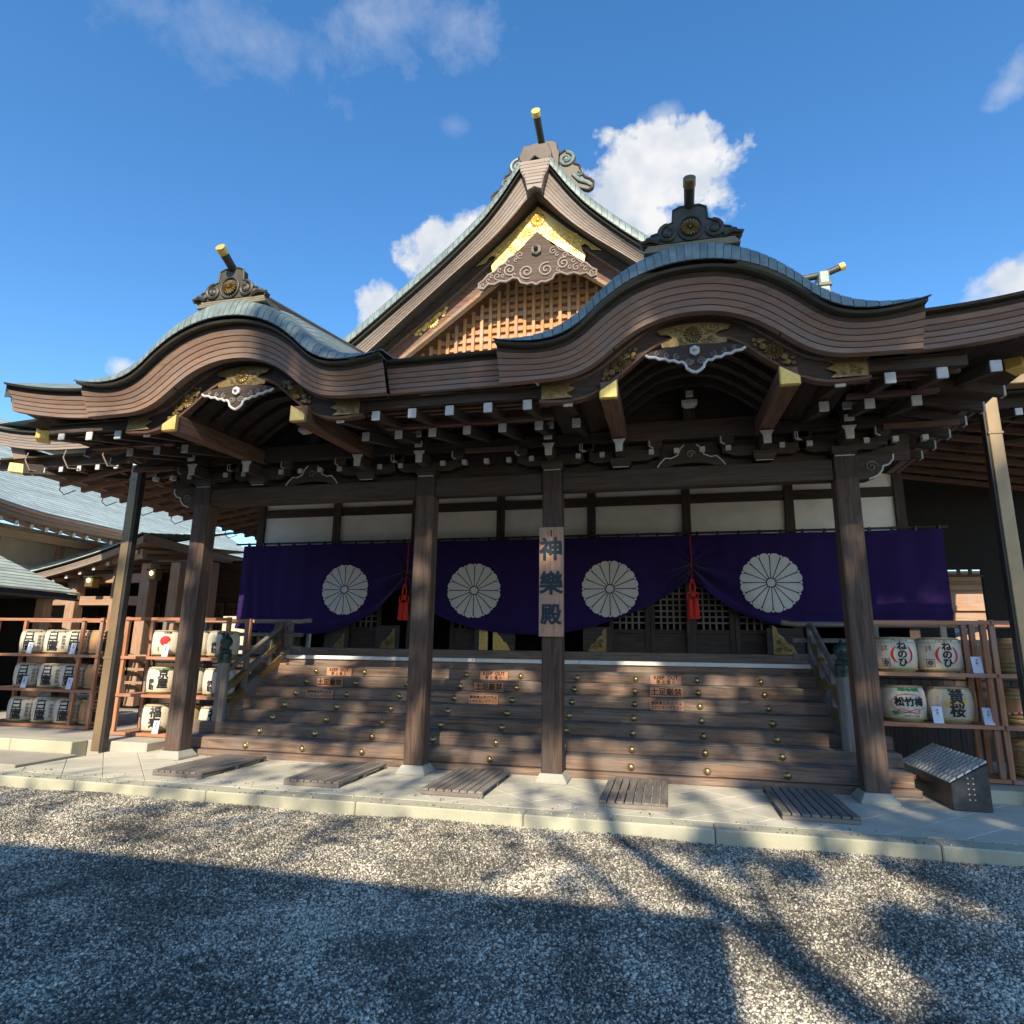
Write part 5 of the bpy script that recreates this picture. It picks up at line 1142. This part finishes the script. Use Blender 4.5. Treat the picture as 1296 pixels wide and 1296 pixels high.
# (b) hall whose green roof faces the courtyard
hb = root('green_roof_hall', (-21, 17, 0), 'neighbouring hall with broad pale green copper roof beyond the nine-barrel rack', 'building')
ys = frange(11.5, 26, 20)
def ez(y): return 5.45+.45*max(0, (15.5-y)/3.5)**2
edge = [Vector((-18, y, ez(y))) for y in ys]; back = [Vector((-25, y, 10.2)) for y in ys]
curve_roof(hb, edge, back, 'copper_far', courses=44)
for j in range(3): add('fascia_board', MB().loft([[Vector((-18-.05*j, y, ez(y)-.1*j-.003)), Vector((-18-.05*j, y, ez(y)-.1*(j+1))), Vector((-18.5, y, ez(y)-.1*(j+1))), Vector((-18.5, y, ez(y)-.1*j-.003))] for y in ys]), 'fascia_y', hb)
for y in frange(12.6, 25, 26):
    r = add('rafter', MB().beam((-18.35, y, ez(y)-.42), (-20.5, y, ez(y)+.25), .1, .12), 'tan_wood_x', hb, 0); addbox('painted_tip', (-18.36, -18.33, y-.05, y+.05, ez(y)-.49, ez(y)-.36), 'white_paint', r, 0)
addbox('eave_purlin', (-19.3, -19.1, 12, 26, 4.75, 5.0), 'tan_wood_y', hb, .01)
addbox('wall', (-20.3, -20.1, 13, 26, 0, 5.3), 'cream_wall', hb, 0)
for y in (13, 15.2, 17.4, 19.6): addbox('wall_post', (-20.09, -19.95, y, y+.2, 0, 5.2), 'tan_wood_z', hb, .006)
add('gable_end', MB().prism([(-20.3, .0), (-24.8, 0), (-24.8, 9.2), (-20.3, 6.0)], 13.0, 13.2), 'cream_wall', hb)
# (c) connecting gallery with upturned corner
hc = root('gallery_building', (-16, 15.5, 0), 'low timber gallery with sweeping upturned eave and lanterns behind the barrels', 'building')
cpx = [(-20, 737), (35, 726), (70, 717), (100, 708), (130, 698), (155, 688), (180, 676)]
edge = [atY(u, v, 14.5) for u, v in cpx]; E_ = edge[-1]
xs_e = [(p.x, p.z) for p in edge]; fz = smooth_tab(xs_e)
xr_ = frange(edge[0].x, E_.x, 20)
layered('', xr_, lambda x: fz(x), lambda x: fz(x)-.2, 14.5, 14.58, 'pale_fascia_x', hc, nl=4)
curve_roof(hc, [Vector((x, 14.47, fz(x)+.03)) for x in xr_], [Vector((x, 19.5, 5.6)) for x in xr_], 'copper_far', courses=16)
add('side_fascia', MB().loft([[Vector((E_.x-.02, y, E_.z-.2-.12*min(1, (y-14.5)/3))), Vector((E_.x+.05, y, E_.z+.03-.12*min(1, (y-14.5)/3))), Vector((E_.x-.3, y, E_.z+.03)), Vector((E_.x-.3, y, E_.z-.2))] for y in (14.55, 16, 18, 21)]), 'fascia_y', hc)
add('soffit_boards', MB().grid([[Vector((x, 14.6, fz(x)-.2)), Vector((x, 20, 4.9))] for x in xr_]), 'tan_wood_y', hc)
for k in range(11):
    x = E_.x-.35-k*.45; r = add('rafter', MB().beam((x, 14.75, fz(x)-.3), (x, 18, fz(x)+.15), .09, .1), 'tan_wood_y', hc, 0); addbox('painted_tip', (x-.045, x+.045, 14.735, 14.75, fz(x)-.35, fz(x)-.25), 'white_paint', r, 0)
for z, y in ((3.35, 15.2), (2.72, 15.3)): addbox('lintel', (-20, E_.x-.2, y, y+.2, z, z+.26), 'tan_wood_x', hc, .01)
add('rising_beam', MB().beam((-18.0, 15.0, 3.55), (E_.x-.2, 14.9, 4.12), .16, .28), 'tan_wood_x', hc, .01)
for u in (95, 185, 20, 150, 222, 262):
    p = atY(u, 760, 15.3); addbox('post', (p.x-.16, p.x+.16, 15.14, 15.46, 0, 3.9), 'tan_wood_z', hc, .015)
addbox('back_wall', (-22, -10.5, 18.4, 18.5, 0, 4.4), 'dark_wood_x', hc, 0)
for k in range(11):
    x = -19.6+k*.82; d = addbox('lattice_panel', (x, x+.72, 18.28, 18.32, 1.0, 3.0), 'red_wood_z', hc, .01)
    for i in range(5): addbox('panel_bar', (x+.1+i*.12, x+.12+i*.12, 18.25, 18.27, 1.1, 2.9), 'dark_wood_z', d, 0)
    for i in range(9): addbox('panel_bar', (x+.05, x+.67, 18.262, 18.278, 1.2+i*.2, 1.225+i*.2), 'dark_wood_x', d, 0)
add('cream_screen', MB().box(-10.6, -9.7, 13.9, 13.95, .2, 2.35), 'cream_wall', hc)
for z in (.6, .95, 1.3): addbox('railing', (-20, -10.2, 14.9, 14.98, z, z+.07), 'tan_wood_x', hc, .005)
for u, v in ((117, 736), (196, 727)):
    p = atY(u, v, 14.95); ln = root('hanging_lantern', (p.x, p.y, p.z-.2), 'small gilt lantern hanging under the gallery eave '+('at the downpipe' if u > 150 else 'above the rack posts'), 'lantern', 'gallery lanterns')
    addbox('cage', (p.x-.13, p.x+.13, p.y-.13, p.y+.13, p.z-.16, p.z+.10), 'gold_dim', ln, .01); addbox('roof', (p.x-.17, p.x+.17, p.y-.17, p.y+.17, p.z+.102, p.z+.14), 'copper_dark', ln, .01)
    add('flame_bulb', MB().ball((p.x, p.y-.14, p.z+.02), .05, .03, .06), 'glow', ln, smooth=True); add('chain', MB().tube([(p.x, p.y, p.z+.14), (p.x, p.y, p.z+.5)], .01, 5), 'pole_dark', ln)
# (d) small hip-roofed pavilion
hd = root('small_pavilion', (-17, 10, 0), 'small pavilion with low pale green roof at the outer end of the barrels', 'pavilion')
pys = frange(6.5, 12.95, 12)
curve_roof(hd, [Vector((-14.0, y, 2.83)) for y in pys], [Vector((-17.2, y-.75*(y-6.5)/6.4, 4.3)) for y in pys], 'copper_far', courses=15)
curve_roof(hd, [Vector((-20.4, y, 2.83)) for y in pys], [Vector((-17.2, y-.75*(y-6.5)/6.4, 4.3)) for y in pys], 'copper_far', courses=8)
addbox('fascia_board', (-14.12, -14.03, 6.5, 12.93, 2.66, 2.80), 'edge_dark', hd, .01); addbox('soffit', (-20.3, -14.13, 6.5, 12.9, 2.70, 2.74), 'dark_wood_y', hd, 0)
addbox('gutter', (-13.99, -13.93, 6.5, 12.9, 2.64, 2.69), 'pole_dark', hd, .01)
for u, y in ((27, 11.0), (100, 12.6)): p = atY(u, 790, y); addbox('post', (-14.75, -14.5, y-.12, y+.12, 0, 2.69), 'tan_wood_z', hd, .015)
addbox('back_wall', (-20, -14.9, 12.7, 12.8, 0, 2.69), 'shade_black', hd, 0)
addbox('side_wall', (-17.6, -17.5, 6.6, 12.69, 0, 2.69), 'shade_black', hd, 0)
# ------------------------------------------------------------------ wing on the right, its shade painted as near-black walls
hw = root('right_wing', (9, 17, 0), 'side wing painted dark as shade with a bright opening behind the MORITA barrels', 'building')
YW = 15.6
w0, w1 = atY(1198, 718, YW), atY(1252, 788, YW)
x0, x1, z1, z0 = w0.x, w1.x, w0.z-.05, 1.9
for b in ((4.6, x0, 0, 6), (x1, 15, 0, 6), (x0, x1, 0, z0), (x0, x1, z1, 6)): addbox('wall', (b[0], b[1], YW, YW+.1, b[2], b[3]), 'shade_black', hw, 0)
for i in (1, 2): x = x0+(x1-x0)*i/3; addbox('mullion', (x-.03, x+.03, YW-.01, YW+.04, z1-.13, z1), 'dark_wood_z', hw, 0)
addbox('opening_rail', (x0, x1, YW-.01, YW+.05, z1-.16, z1-.13), 'dark_wood_x', hw, 0)
addbox('wing_roof', (4.6, 15, YW-3.2, YW+.4, 6.0, 6.2), 'dark_wood_x', hw, 0)
hf = root('far_storehouse', (12, 26, 0), 'distant pale storehouse seen through the wing opening', 'building')
addbox('wall', (7.5, 16, 25, 29, 0, 4.45), 'tan_wood_x', hf, 0)
add('roof', MB().loft([[Vector((x, 24, 4.45)), Vector((x, 27, 4.75)), Vector((x, 30, 4.45))] for x in (7, 16.5)]), 'copper_far', hf)
for z in (3.2, 3.9, 4.2): addbox('wall_beam', (7.45, 16.05, 24.9, 24.99, z, z+.18), 'tan_wood_x', hf, 0)
add('lean_to_roof', MB().beam((8, 22.5, 2.2), (14, 22.5, 3.9), 2.0, .12, (0, 0, 1)), 'copper_far', hf)

# ------------------------------------------------------------------ what stands behind the camera and throws the shade
TANE = SD.z/(-SD.y); TAZ = SD.x/(-SD.y)
def back_from(x, y, z, Y):                    # point on the plane y = Y that shades (x, y, z)
    k = y-Y; return Vector((x+TAZ*k, Y, z+TANE*k))
ob = root('opposite_hall', (-14, -12, 0), 'long hall across the gravel court with a deep straight eave', 'building')
e = back_from(.28, 5.03, -.12, -6.0); X1 = e.x; ZE = e.z
add('roof', MB().loft([[Vector((x, -6, ZE)), Vector((x, -6, ZE-.3)), Vector((x, -18, ZE-.3)), Vector((x, -18, ZE)), Vector((x, -12, ZE+2.6))] for x in (-40, X1)]), 'copper', ob)
addbox('wall', (-39, X1-1.5, -16.5, -7.8, 0, ZE-.31), 'cream_wall', ob, 0)
for k in range(10): addbox('column', (-37+k*4, -36.7+k*4, -7.6, -7.3, 0, ZE-.31), 'tan_wood_z', ob, .02)
def leafy(name, rt, clumps, leaf=.16, per=26, mat='leaf', seed=1):
    rnd = random.Random(seed); mb = MB()
    for (c, r) in clumps:
        for _ in range(per):
            d = Vector((rnd.gauss(0, 1), rnd.gauss(0, 1), rnd.gauss(0, .8))); d = d.normalized()*(r*rnd.random()**.45); p = c+d
            a = Vector((rnd.gauss(0, 1), rnd.gauss(0, 1), rnd.gauss(0, 1))).normalized(); b = a.orthogonal().normalized(); c2 = a.cross(b)
            s = leaf*rnd.uniform(.6, 1.4); n = len(mb.v); mb.v += [tuple(p+b*s), tuple(p+c2*s*.55), tuple(p-b*s), tuple(p-c2*s*.55)]; mb.f.append((n, n+1, n+2, n+3))
    m = bpy.data.meshes.new(name); m.from_pydata(mb.v, [], mb.f); o = put(name, m, mat, rt, (0, 0, 0)); return o
def tree(base, trunk_pts, radii, limbs, clumps, label, seed, per=26, leaf=.16):
    t = root('shade_tree', base, label, 'tree', 'tall trees across the court')
    add('trunk', MB().tube(trunk_pts, radii, 10), 'bark', t, smooth=True)
    for pts, r in limbs: add('limb', MB().tube(pts, r, 7), 'bark', t, smooth=True)
    leafy('crown', t, clumps, leaf, per, 'leaf', seed)
rnd = random.Random(21)
YT = -12.0
def T_(x, y, z, dy=0):                        # a spot in the crown above (x, y, z) along the sun's direction
    p = back_from(x, y, z, YT); return p+SD*(dy/ -SD.y)
def fill(boxes, seed):
    r = random.Random(seed); out = []
    for (xa, xb, ya, yb, za, zb, n, rad_) in boxes:
        for _ in range(n): out.append((T_(r.uniform(xa, xb), r.uniform(ya, yb), r.uniform(za, zb), r.uniform(-3.2, 3.2)), rad_*r.uniform(.6, 1.25)))
    return out
# tree A: over the right side of the court; the right third of the picture lies in its shade
clA = fill([(1.6, 7.5, 2.4, 6.8, -.12, -.12, 200, .5), (1.2, 7.0, 6.9, 9.2, 0, 0, 80, .5), (2.2, 7.5, 9.0, 9.0, 0, 3.2, 46, .5), (1.0, 7.0, 6.4, 6.4, 4.3, 5.5, 40, .5), (2.7, 7.5, 9.5, 9.5, .2, 2.2, 50, .5), (3.0, 5.2, 12.7, 12.7, 2.75, 4.0, 60, .4),  # curtain clumps added to hold the sun off the upper curtain
            (.2, 1.2, 5.6, 6.8, -.12, -.12, 4, .28), (-.4, 1.3, 6.3, 6.3, 5.5, 6.5, 40, .36), (1.3, 2.4, 2.4, 5.0, -.12, -.12, 34, .32)], 5)
# tree B: sparser crown over the steps and the middle
clB = fill([(-7.2, 2.2, 9.0, 11.0, .15, 1.4, 170, .34), (-7.6, 2.3, 8.5, 8.5, .3, 3.0, 30, .3), (-4.9, -.3, 6.4, 6.4, 4.55, 5.5, 90, .4), (.35, 1.6, 6.4, 6.4, 4.6, 5.6, 40, .36), (-1.8, -.6, 6.4, 6.4, 4.5, 5.3, 16, .36), (.2, 2.4, 6.4, 6.4, 4.5, 5.3, 22, .36), (-9, -5, 6.4, 6.4, 4.3, 4.6, 5, .3), (-12.6, -9.9, 9.9, 9.9, .15, 1.45, 60, .36)], 9)
tA = T_(3.6, 5.0, -.12); tB = T_(-.2, 5.0, -.12)
def limbs_to(cl, p0, n, seed):
    r = random.Random(seed); out = []
    for _ in range(n):
        c, _r = r.choice(cl); mid = (p0+c)/2+Vector((r.uniform(-.6, .6), r.uniform(-.6, .6), r.uniform(-.3, .9))); out.append(([p0, mid, c], [.15, .09, .03]))
    return out
hA = Vector((tA.x+.4, -12.2, 9.0)); 
tree((tA.x+.6, -12.4, -.14), [(tA.x+.6, -12.4, -.14), (tA.x+.5, -12.3, 4), hA, (tA.x, -12, 15), (tA.x-.3, -12, 18)], [.42, .34, .27, .17, .05], limbs_to(clA, hA, 16, 3)+limbs_to(clA, Vector((tA.x, -12, 13)), 8, 4), clA, 'tall leafy tree across the court on the downpipe side', 31, 30, .17)
b0 = Vector((2.6, -12.3, 9.2))
br = [([T_(-.2, 4.9, -.12), T_(-.7, 5.8, -.12), T_(-1.35, 6.85, -.12), T_(-1.9, 8.6, 0)], [.08, .07, .055, .03]),
      ([T_(.75, 4.25, -.12), T_(.6, 5.4, -.12), T_(.55, 6.5, -.12), T_(.4, 8.2, 0)], [.08, .07, .055, .03])]
tree((2.9, -12.5, -.14), [(2.9, -12.5, -.14), (2.8, -12.4, 4), b0, T_(.95, 3.8, -.12), T_(.35, 5.1, -.12), T_(-.55, 6.8, -.12), T_(-1.2, 9, 1.0), T_(-1.6, 9, 3.8)], [.3, .26, .2, .15, .13, .10, .07, .03], br+limbs_to(clB, T_(-1.2, 9, 1.0), 14, 8), clB, 'slender tree with a sparse crown across the court beside the opposite hall', 77, 20, .14)
clC = fill([(-6.5, 1.2, 7.0, 8.8, 0, 0, 34, .6), (-9.5, .6, 5.2, 6.8, -.12, -.12, 40, .7)], 14)
leafy('outer_twigs', bpy.data.objects['shade_tree.001'], clC, .12, 11, 'leaf', 15)
# far tree behind the left roofs
rt = root('far_tree', (-30, 26, -.14), 'green tree top showing above the pale green copper roofs', 'tree'); p = atY(48, 575, 26)
add('trunk', MB().tube([(p.x, 26, -.14), (p.x, 26, p.z-1)], [.4, .2], 8), 'bark', rt, smooth=True); r = random.Random(3)
leafy('crown', rt, [(Vector((p.x+r.gauss(0, .9), 26+r.gauss(0, 1), p.z-1.0+r.gauss(0, .7))), .7) for _ in range(26)], .16, 40, 'leaf', 4)
